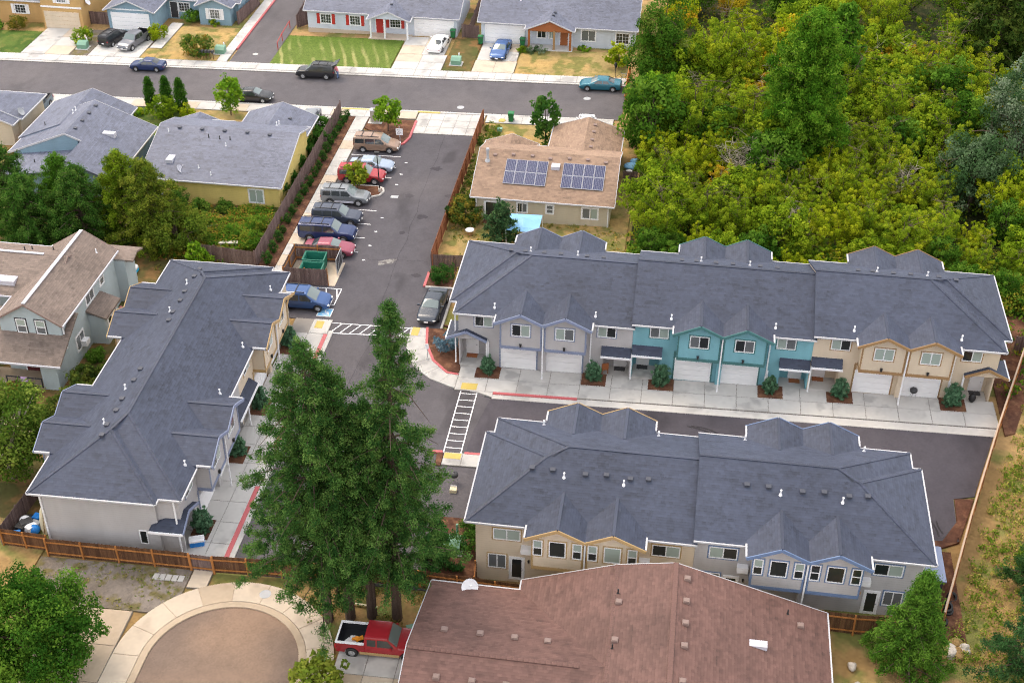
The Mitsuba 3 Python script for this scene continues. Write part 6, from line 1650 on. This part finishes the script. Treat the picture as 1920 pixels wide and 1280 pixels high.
def cabinet(x, y, label, s=1.0, mat='utility_green', tall=0.0, post=True):
    k = lab(numbered('transformer_box'), label, 'transformer', 'green utility boxes')
    part(k, 'box', m3.Manifold.hull_points(np.array([(-.6, -.5, .12), (.6, -.5, .12), (.6, .5, .12), (-.6, .5, .12), (-.6, -.5, .65), (.6, -.5, .65), (.6, -.1, .95), (-.6, -.1, .95), (.6, .5, .95), (-.6, .5, .95)]) * s), mat, plumb(x, y))
    part(k, 'pad', MB().box(-.8 * s, .8 * s, -.7 * s, .7 * s, -.1, .13), 'concrete_grey', plumb(x, y))
    if post: part(k, 'marker_post', MB().cyl((.2, .9, 0), (.2, .9, 1.1 + tall), .09, n=8), mat if tall else 'white', plumb(x, y))


cabinet(-76.9, 149.4, 'green utility box between the two far left drives')
cabinet(-59.0, 149.6, 'green utility box beside the mailboxes')
cabinet(-29.2, 149.2, 'green utility box between the drives of the white and the grey house')
cabinet(-14.9, 66.8, 'pale green utility box by the tan end wall', 1.0, 'utility_green', .5)
k = lab('mailbox_row', 'row of dark mailboxes under the round shrub by the lane', 'mailboxes')
for i in range(6):
    part(k, 'box', MB().box(-.13, .13, -.22, .22, 0, .3), 'dark', plumb(-61.3 + .42 * i, 147.45, 1.0))
    part(k, 'post', MB().cyl((0, 0, 0), (0, 0, 1.02), .04, n=6), 'fence_brown', plumb(-61.3 + .42 * i, 147.45, .1))
# person loading the off-roader
def person(x, y, deg, label, top, legs, hair):
    k = lab(numbered('person'), label, 'person')
    J = dict(hipL=(.0, .1, .88), hipR=(0, -.1, .88), kneeL=(.06, .11, .48), kneeR=(.0, -.11, .48), ankL=(-.02, .11, .08), ankR=(-.1, -.11, .08), pel=(0, 0, .95), chest=(.14, 0, 1.3), neck=(.24, 0, 1.46), shL=(.16, .19, 1.4), shR=(.16, -.19, 1.4), elL=(.36, .24, 1.2), elR=(.36, -.24, 1.2), haL=(.6, .16, 1.22), haR=(.6, -.16, 1.22))
    def hull(segs):
        ms = []
        for (a, ra), (b, rb) in segs:
            ms.append(m3.Manifold.batch_hull([m3.Manifold.sphere(ra, 12).translate(list(J[a])), m3.Manifold.sphere(rb, 12).translate(list(J[b]))]))
        return m3.Manifold.batch_boolean(ms, m3.OpType.Add)
    body = hull([(('pel', .15), ('chest', .17)), (('chest', .16), ('neck', .06)), (('shL', .075), ('chest', .12)), (('shR', .075), ('chest', .12)), (('shL', .065), ('elL', .048)), (('shR', .065), ('elR', .048)), (('elL', .045), ('haL', .035)), (('elR', .045), ('haR', .035))])
    M = plumb(x, y, .0, deg)
    head = m3.Manifold.sphere(.105, 16).scale([1, .85, 1.15]).translate([.3, 0, 1.62]) + m3.Manifold.sphere(.022, 8).translate([.405, 0, 1.61])
    part(k, 'head', head, 'skin', M, smooth=40)
    part(k, 'hair', m3.Manifold.sphere(.115, 16).scale([1, .9, 1.1]).translate([.275, 0, 1.655]), hair, M, smooth=40)
    b = part(k, 'shirt', body, top, M, smooth=40)
    part(k, 'trousers', hull([(('hipL', .1), ('kneeL', .07)), (('hipR', .1), ('kneeR', .07)), (('kneeL', .07), ('ankL', .05)), (('kneeR', .07), ('ankR', .05)), (('hipL', .12), ('hipR', .12))]), legs, M, smooth=40)
    for s, a in ((1, 'haL'), (-1, 'haR')):
        h = MB().sphere(J[a], .045, 1, (1.2, .9, .6))
        for q in range(4): h.tube([(J[a][0] + .03, J[a][1] + (q - 1.5) * .02, J[a][2]), (J[a][0] + .11 - .01 * abs(q - 1.5), J[a][1] + (q - 1.5) * .022, J[a][2] - .02)], [.011, .008], 5)
        h.tube([(J[a][0], J[a][1] - s * .03, J[a][2]), (J[a][0] + .05, J[a][1] - s * .06, J[a][2] + .01)], [.012, .009], 5)
        part(k, 'hand', h, 'skin', M)
    for s in (1, -1): part(k, 'shoe', MB().sphere((J['ankL' if s > 0 else 'ankR'][0] + .06, s * .11, .05), .06, 1, (2.1, .9, .85)), 'dark', M)
    return k


person(-42.55, 143.75, 178, 'person in a pale top and jeans leaning into the open tailgate at the far kerb', 'pink', 'denim', 'dark')
k = lab('tailgate_lid', 'raised black tailgate over the person at the far kerb', 'tailgate')
emit(k, MB().bar((-42.95, 143.25, 1.75), (-42.35, 143.25, 2.0), .05, .05).bar((-42.95, 144.75, 1.75), (-42.35, 144.75, 2.0), .05, .05).box(-.35, .3, -.8, .8, -.03, .03, tr(-42.65, 144.0, 1.9) @ rot('y', -.4)), 'paint_black')
k = lab('wrapped_post', 'slim post with a black hood standing behind the teal sedan', 'post')
part(k, 'pole', MB().cyl((-9.6, 145.6, 0), (-9.6, 145.6, 2.2), .035, n=8), 'black'); part(k, 'hood', MB().sphere((-9.6, 145.6, 2.3), .22, 1, (.8, .8, 1.7)), 'black')
k = lab('bicycle', 'dark bicycle leaning near the barricade behind the teal sedan', 'bicycle')
for i, xx in enumerate((-9.2, -8.6 + .4)):
    t = trimesh.creation.torus(.31, .025, major_sections=20, minor_sections=6)
    part(k, 'wheel', MB().add(np.array(t.vertices), np.array(t.faces), rot('x', PI / 2)), 'black', tr(xx, 146.4, .45))
part(k, 'frame', MB().bar((-9.2, 146.4, .45), (-8.8, 146.4, .45), .04, .04).bar((-8.8, 146.4, .45), (-8.35, 146.4, .95), .04, .04).bar((-8.95, 146.4, .95), (-8.35, 146.4, .95), .04, .04).bar((-8.8, 146.4, .45), (-8.95, 146.4, 1.05), .04, .04).bar((-8.2, 146.4, .45), (-8.38, 146.4, 1.1), .04, .04), 'steel')
part(k, 'saddle', MB().sphere((-8.95, 146.4, 1.08), .1, 1, (1.2, .6, .4)), 'black'); part(k, 'handlebar', MB().bar((-8.38, 146.15, 1.1), (-8.38, 146.65, 1.1), .03, .03), 'black')
# yard things of the solar house
k = lab('canopy', 'bright blue tarpaulin canopy on poles behind the solar house', 'canopy')
px = np.linspace(-17.0, -13.9, 9); py = np.linspace(107.5, 110.6, 9)
v = [(x, y, 2.0 + .32 * (1 - abs(2 * (x + 17) / 3.1 - 1)) * (1 - abs(2 * (y - 107.5) / 3.1 - 1)) ** .7 * 1.6 - .1 * math.sin(PI * (x + 17) / 3.1) * (abs(y - 107.5) < .01)) for x in px for y in py]
f = [[i * 9 + j, i * 9 + j + 1, (i + 1) * 9 + j + 1, (i + 1) * 9 + j] for i in range(8) for j in range(8)]
v = np.array(v); f = np.array(f)
emit(k + '__tarp', (np.vstack([v, v - [0, 0, .02]]), np.vstack([f, f[:, ::-1] + 81])), 'tarp_blue')
for x, y in ((-17, 107.5), (-13.9, 107.5), (-13.9, 110.6), (-17, 110.6)): part(k, 'pole', MB().cyl((x, y, 0), (x, y, 2.0), .03, n=6), 'white')
k = lab('fire_pit', 'round white-topped barrel in the yard of the solar house', 'barrel')
part(k, 'barrel', MB().cyl((-20.8, 109.4, 0), (-20.8, 109.4, .6), .3, n=14), 'brown'); part(k, 'top', MB().cyl((-20.8, 109.4, .6), (-20.8, 109.4, .68), .42, n=18), 'white')
k = lab('step', 'wooden step below the sliding door of the solar house', 'step'); emit(k, MB().box(-19.9, -18.2, 111.5, 112.25, 0, .25).box(-19.7, -18.4, 111.2, 111.5, 0, .14), 'fence_brown')
k = lab('garden_box', 'small grey box on the dry grass before the solar house', 'box'); emit(k, MB().box(-21.5, -21.0, 131.6, 132.0, 0, .35).box(-21.55, -20.95, 131.55, 132.05, .35, .42), 'utility_green')
k = lab('pool_toy', 'light blue inflatable beside the right wall of the solar house', 'inflatable'); emit(k, MB().sphere((-6.3, 124.6, .35), .8, 2, (1, .8, .4)).sphere((-6.0, 125.6, .4), .5, 2, (1, .8, .6)), 'tarp_blue')
k = lab('air_unit', 'grey heat pump beside the right wall of the solar house', 'heat pump'); part(k, 'case', MB().box(-6.8, -6.0, 122.0, 122.8, 0, .9), 'dark'); part(k, 'fan_grille', MB().cyl((-6.4, 122.4, .9), (-6.4, 122.4, .95), .32, n=16), 'steel')
# around the pale blue house
k = lab('paddling_pool', 'blue inflatable paddling pool behind the pale blue house', 'pool')
ro = sbox(-52.4, 97.6, -50.9, 99.6).buffer(.25)
def ringtube(z, r):
    c = np.array(ro.exterior.coords)[:-1]; c = np.vstack([c, c[:2]])
    return MB().tube([(x, y, z) for x, y in c], r, 8)
part(k, 'ring', ringtube(.16, .17), 'pool_blue', smooth=50); part(k, 'ring', ringtube(.42, .15), 'white', smooth=50); part(k, 'floor', MB().poly(ro, .02, .12), 'pool_water')
k = lab('play_chair', 'purple plastic play chair by the back corner of the pale blue house', 'chair')
part(k, 'seat', MB().box(-.35, .35, -.35, .35, .32, .42), 'purple', plumb(-49.2, 94.6, 0, 20)); part(k, 'backrest', MB().box(-.35, .35, .3, .4, .42, 1.15).box(-.25, .25, .28, .42, 1.15, 1.35), 'purple', plumb(-49.2, 94.6, 0, 20))
for a, b in ((-.3, -.3), (.3, -.3), (-.3, .3), (.3, .3)): part(k, 'leg', MB().cyl((a, b, 0), (a * .9, b * .9, .33), .04, n=6), 'purple', plumb(-49.2, 94.6, 0, 20))
for s in (-1, 1): part(k, 'armrest', MB().box(s * .4 - .05, s * .4 + .05, -.3, .35, .6, .68), 'purple', plumb(-49.2, 94.6, 0, 20))
k = lab('toy_heap', 'pink and red toys beside the purple play chair', 'toys')
for i, (x, y, c_) in enumerate(((-49.7, 93.2, 'pink'), (-49.2, 92.8, 'red'), (-49.4, 92.3, 'pink'), (-48.9, 93.0, 'orange'))): part(k, 'toy', MB().box(-.18, .18, -.12, .12, 0, .22, rot('z', i)).sphere((0, 0, .25), .12, 1), c_, plumb(x, y))
k = lab('path_lamp', 'dark slim post with a lilac cap at the left edge by the path', 'post'); part(k, 'post', MB().cyl((-56.0, 79.9, 0), (-56.0, 79.9, 1.9), .04, n=6), 'dark'); part(k, 'cap', MB().box(-56.15, -55.85, 79.8, 80.0, 1.85, 1.95), 'lilac')
# end of the west row
for i, (x, y, c_, lb) in enumerate(((-44.15, 64.7, 'kayak_cream', 'cream surfboard leaning on the grey end wall'), (-43.5, 65.1, 'kayak_blue', 'blue kayak standing against the grey end wall'))):
    k = lab('surfboard' if i == 0 else 'kayak', lb, 'surfboard' if i == 0 else 'kayak')
    part(k, 'hull', MB().sphere((0, 0, 1.15), 1.0, 3, (.34, .1 if i == 0 else .2, 1.2)), c_, plumb(x, y) @ rot('x', -.22), smooth=True)
    part(k, 'stripe' if i == 0 else 'cockpit', MB().box(-.02, .02, -.12, -.085, .2, 2.1) if i == 0 else MB().sphere((0, -.17, 1.1), .2, 2, (1, .5, 1.6)), 'brown' if i == 0 else 'black', plumb(x, y) @ rot('x', -.22))
k = lab('storage_heap', 'crates, bags and a blue tub stored behind the side fence of the grey end wall', 'crates')
rh = np.random.RandomState(9)
for i in range(11):
    a, b, c_ = rh.uniform(.25, .45, 3)
    part(k, ['crate', 'tub', 'bag'][i % 3], MB().box(-a, a, -b, b, 0, c_ * 2, rot('z', rh.uniform(0, 3))) if i % 3 < 2 else MB().sphere((0, 0, c_), c_, 2, (1, .9, .9)), ['kayak_blue', 'dark', 'steel', 'white', 'black'][i % 5], plumb(-45.7 + rh.uniform(-.3, .8), 63.9 + .33 * i * .5 + rh.uniform(-.1, .5)))
k = lab('cooler', 'blue and white cool box on the walk by the near end of the left row', 'cool box')
part(k, 'box', MB().box(-.5, .5, -.3, .3, 0, .42), 'kayak_blue', plumb(-32.9, 65.0, .12, 20)); part(k, 'lid', MB().box(-.52, .52, -.32, .32, .42, .55), 'white', plumb(-32.9, 65.0, .12, 20)); part(k, 'handle', MB().tube([(-.53, 0, .4), (-.58, 0, .62), (.58, 0, .62), (.53, 0, .4)], .02, 5), 'white', plumb(-32.9, 65.0, .12, 20))


def grill(x, y, label, z):
    k = lab(numbered('kettle_grill'), label, 'barbecue', 'kettle barbecues')
    M = plumb(x, y, z)
    part(k, 'bowl', MB().sphere((0, 0, .75), .3, 2, (1, 1, .75)), 'black', M, smooth=True); part(k, 'lid', MB().sphere((0, 0, .8), .31, 2, (1, 1, .7)).sphere((0, 0, 1.04), .05, 1), 'dark', M)
    for a in (0, 2.1, 4.2): part(k, 'leg', MB().cyl((.12 * math.cos(a), .12 * math.sin(a), .6), (.3 * math.cos(a), .3 * math.sin(a), 0), .02, n=5), 'steel', M)


grill(-16.0, 73.8, 'kettle barbecue on the asphalt left of the rear row', 0)
grill(18.6, 88.1, 'kettle barbecue beside the last tan garage door', .12)
k = lab('parcel', 'small pale box on the asphalt below the barbecue', 'box'); part(k, 'box', MB().box(-.25, .25, -.2, .2, 0, .3), 'kayak_cream', plumb(-15.9, 72.8)); part(k, 'flap', MB().box(-.25, .25, .2, .22, .3, .42), 'white', plumb(-15.9, 72.8))
k = lab('black_bin', 'black rubbish bag by the last tan front door', 'bag'); part(k, 'bag', MB().sphere((0, 0, .38), .35, 2, (.8, .8, 1.15)), 'black', plumb(23.2, 88.2, .1), smooth=True); part(k, 'knot', MB().sphere((0, 0, .85), .08, 1), 'black', plumb(23.2, 88.2, .1))
k = lab('porch_chair', 'brown wooden chair on the grey and teal double entry', 'chair')
Mc = plumb(-6.1, 88.7, .15, 200)
part(k, 'seat', MB().box(-.28, .28, -.28, .28, .38, .44), 'rust_wood', Mc); part(k, 'backrest', MB().box(-.28, .28, .24, .3, .44, 1.05), 'rust_wood', Mc)
for a, b in ((-.24, -.24), (.24, -.24), (-.24, .24), (.24, .24)): part(k, 'leg', MB().box(a - .03, a + .03, b - .03, b + .03, 0, .38), 'rust_wood', Mc)
k = lab('shed', 'low grey-roofed lean-to shed beside the grey half of the rear row', 'shed')
part(k, 'roof', MB().add(*MB().box(16.75, 18.3, 65.6, 68.9, 0, .09).mesh(), np.array([[1, 0, 0, 0], [0, 1, 0, 0], [-.12, 0, 1, 4.25], [0, 0, 0, 1.0]])), 'slate_blue')
part(k, 'wall', MB().box(16.9, 18.15, 65.8, 68.8, -.1, 2.05), 'dark'); part(k, 'door', MB().box(17.2, 17.9, 65.75, 65.79, .05, 1.8), 'black')
# tyres heaped at the fence corner
ty = PROTO['suv']['tyre_ply']
for i, (x, y, z, tx_, lb) in enumerate(((18.6, 65.0, .14, .1, 'bottom tyre lying at the outer corner of the long fence'), (18.55, 65.1, .42, .45, 'tyre resting on top of the heap at the fence corner'), (18.15, 64.0, .14, .0, 'tyre lying nearest the viewer at the fence corner'), (19.0, 66.2, .2, .9, 'tyre leaning farther up the long fence'))):
    k = numbered('old_tyre'); lab(k, lb, 'tyre', 'old tyres by the fence corner')
    scene[k] = {**ty, 'bsdf': {'type': 'ref', 'id': 'tyre'}, 'to_world': W(tr(x, y, z) @ rot('x', tx_) @ rot('y', tx_ * .5))}
k = lab('rock_heap', 'pale stump and rubble on the dry slope beyond the tyres', 'rubble')
for i in range(7):
    t = trimesh.creation.icosphere(subdivisions=2, radius=.42); v = np.array(t.vertices); v *= (.6 + .8 * meshkit.noise(v * 3 + i * 5))[:, None]
    part(k, 'rock', (v, np.array(t.faces)), 'stone' if i % 2 else 'dry_soil', plumb(17.9 + .45 * (i % 4), 61.3 + .4 * (i // 3), .12, 40 * i))
for i in range(3):
    k = lab(numbered('garden_stone'), ['upper pale stone in the scrub left of the young fir', 'middle pale stone in the scrub left of the young fir', 'lowest pale stone in the scrub left of the young fir'][i], 'stone')
    t = trimesh.creation.icosphere(subdivisions=2, radius=.3); v = np.array(t.vertices); v *= (.7 + .6 * meshkit.noise(v * 4 + i * 9))[:, None]
    emit(k, (v, np.array(t.faces)), 'stone', plumb(12.1 + .2 * i, 59.4 - 1.6 * i, .15))
k = lab('timber', 'pale plank lying on the ground behind the red pickup', 'plank'); emit(k, MB().bar((-21.3, 60.9, .1), (-18.9, 60.7, .1), .12, .08), 'kayak_cream')
k = lab('green_lid', 'pale green crate on the grass beyond the bonnet of the red pickup', 'crate'); part(k, 'crate', MB().box(-.3, .3, -.25, .25, 0, .3), 'utility_green', plumb(-16.2, 59.0, 0, 25)); part(k, 'lid', MB().box(-.33, .33, -.28, .28, .3, .36), 'utility_green', plumb(-16.2, 59.0, 0, 25))
k = lab('garden_bench', 'weathered plank bench standing in the weedy yard', 'bench')
part(k, 'seat', MB().box(-.9, .9, -.2, .2, .55, .62), 'stone', plumb(-43.4, 104.6, 0, 10)); part(k, 'leg', MB().box(-.75, -.65, -.15, .15, 0, .55), 'stone', plumb(-43.4, 104.6, 0, 10)); part(k, 'leg', MB().box(.65, .75, -.15, .15, 0, .55), 'stone', plumb(-43.4, 104.6, 0, 10))
k = lab('raised_bed', 'open timber planting box below the bench in the weedy yard', 'planter')
for a in ((-.9, .9, -.5, -.42), (-.9, .9, .42, .5), (-.9, -.82, -.42, .42), (.82, .9, -.42, .42)): part(k, 'board', MB().box(*a, 0, .6), 'fence_brown', plumb(-44.0, 103.3, 0, -15))
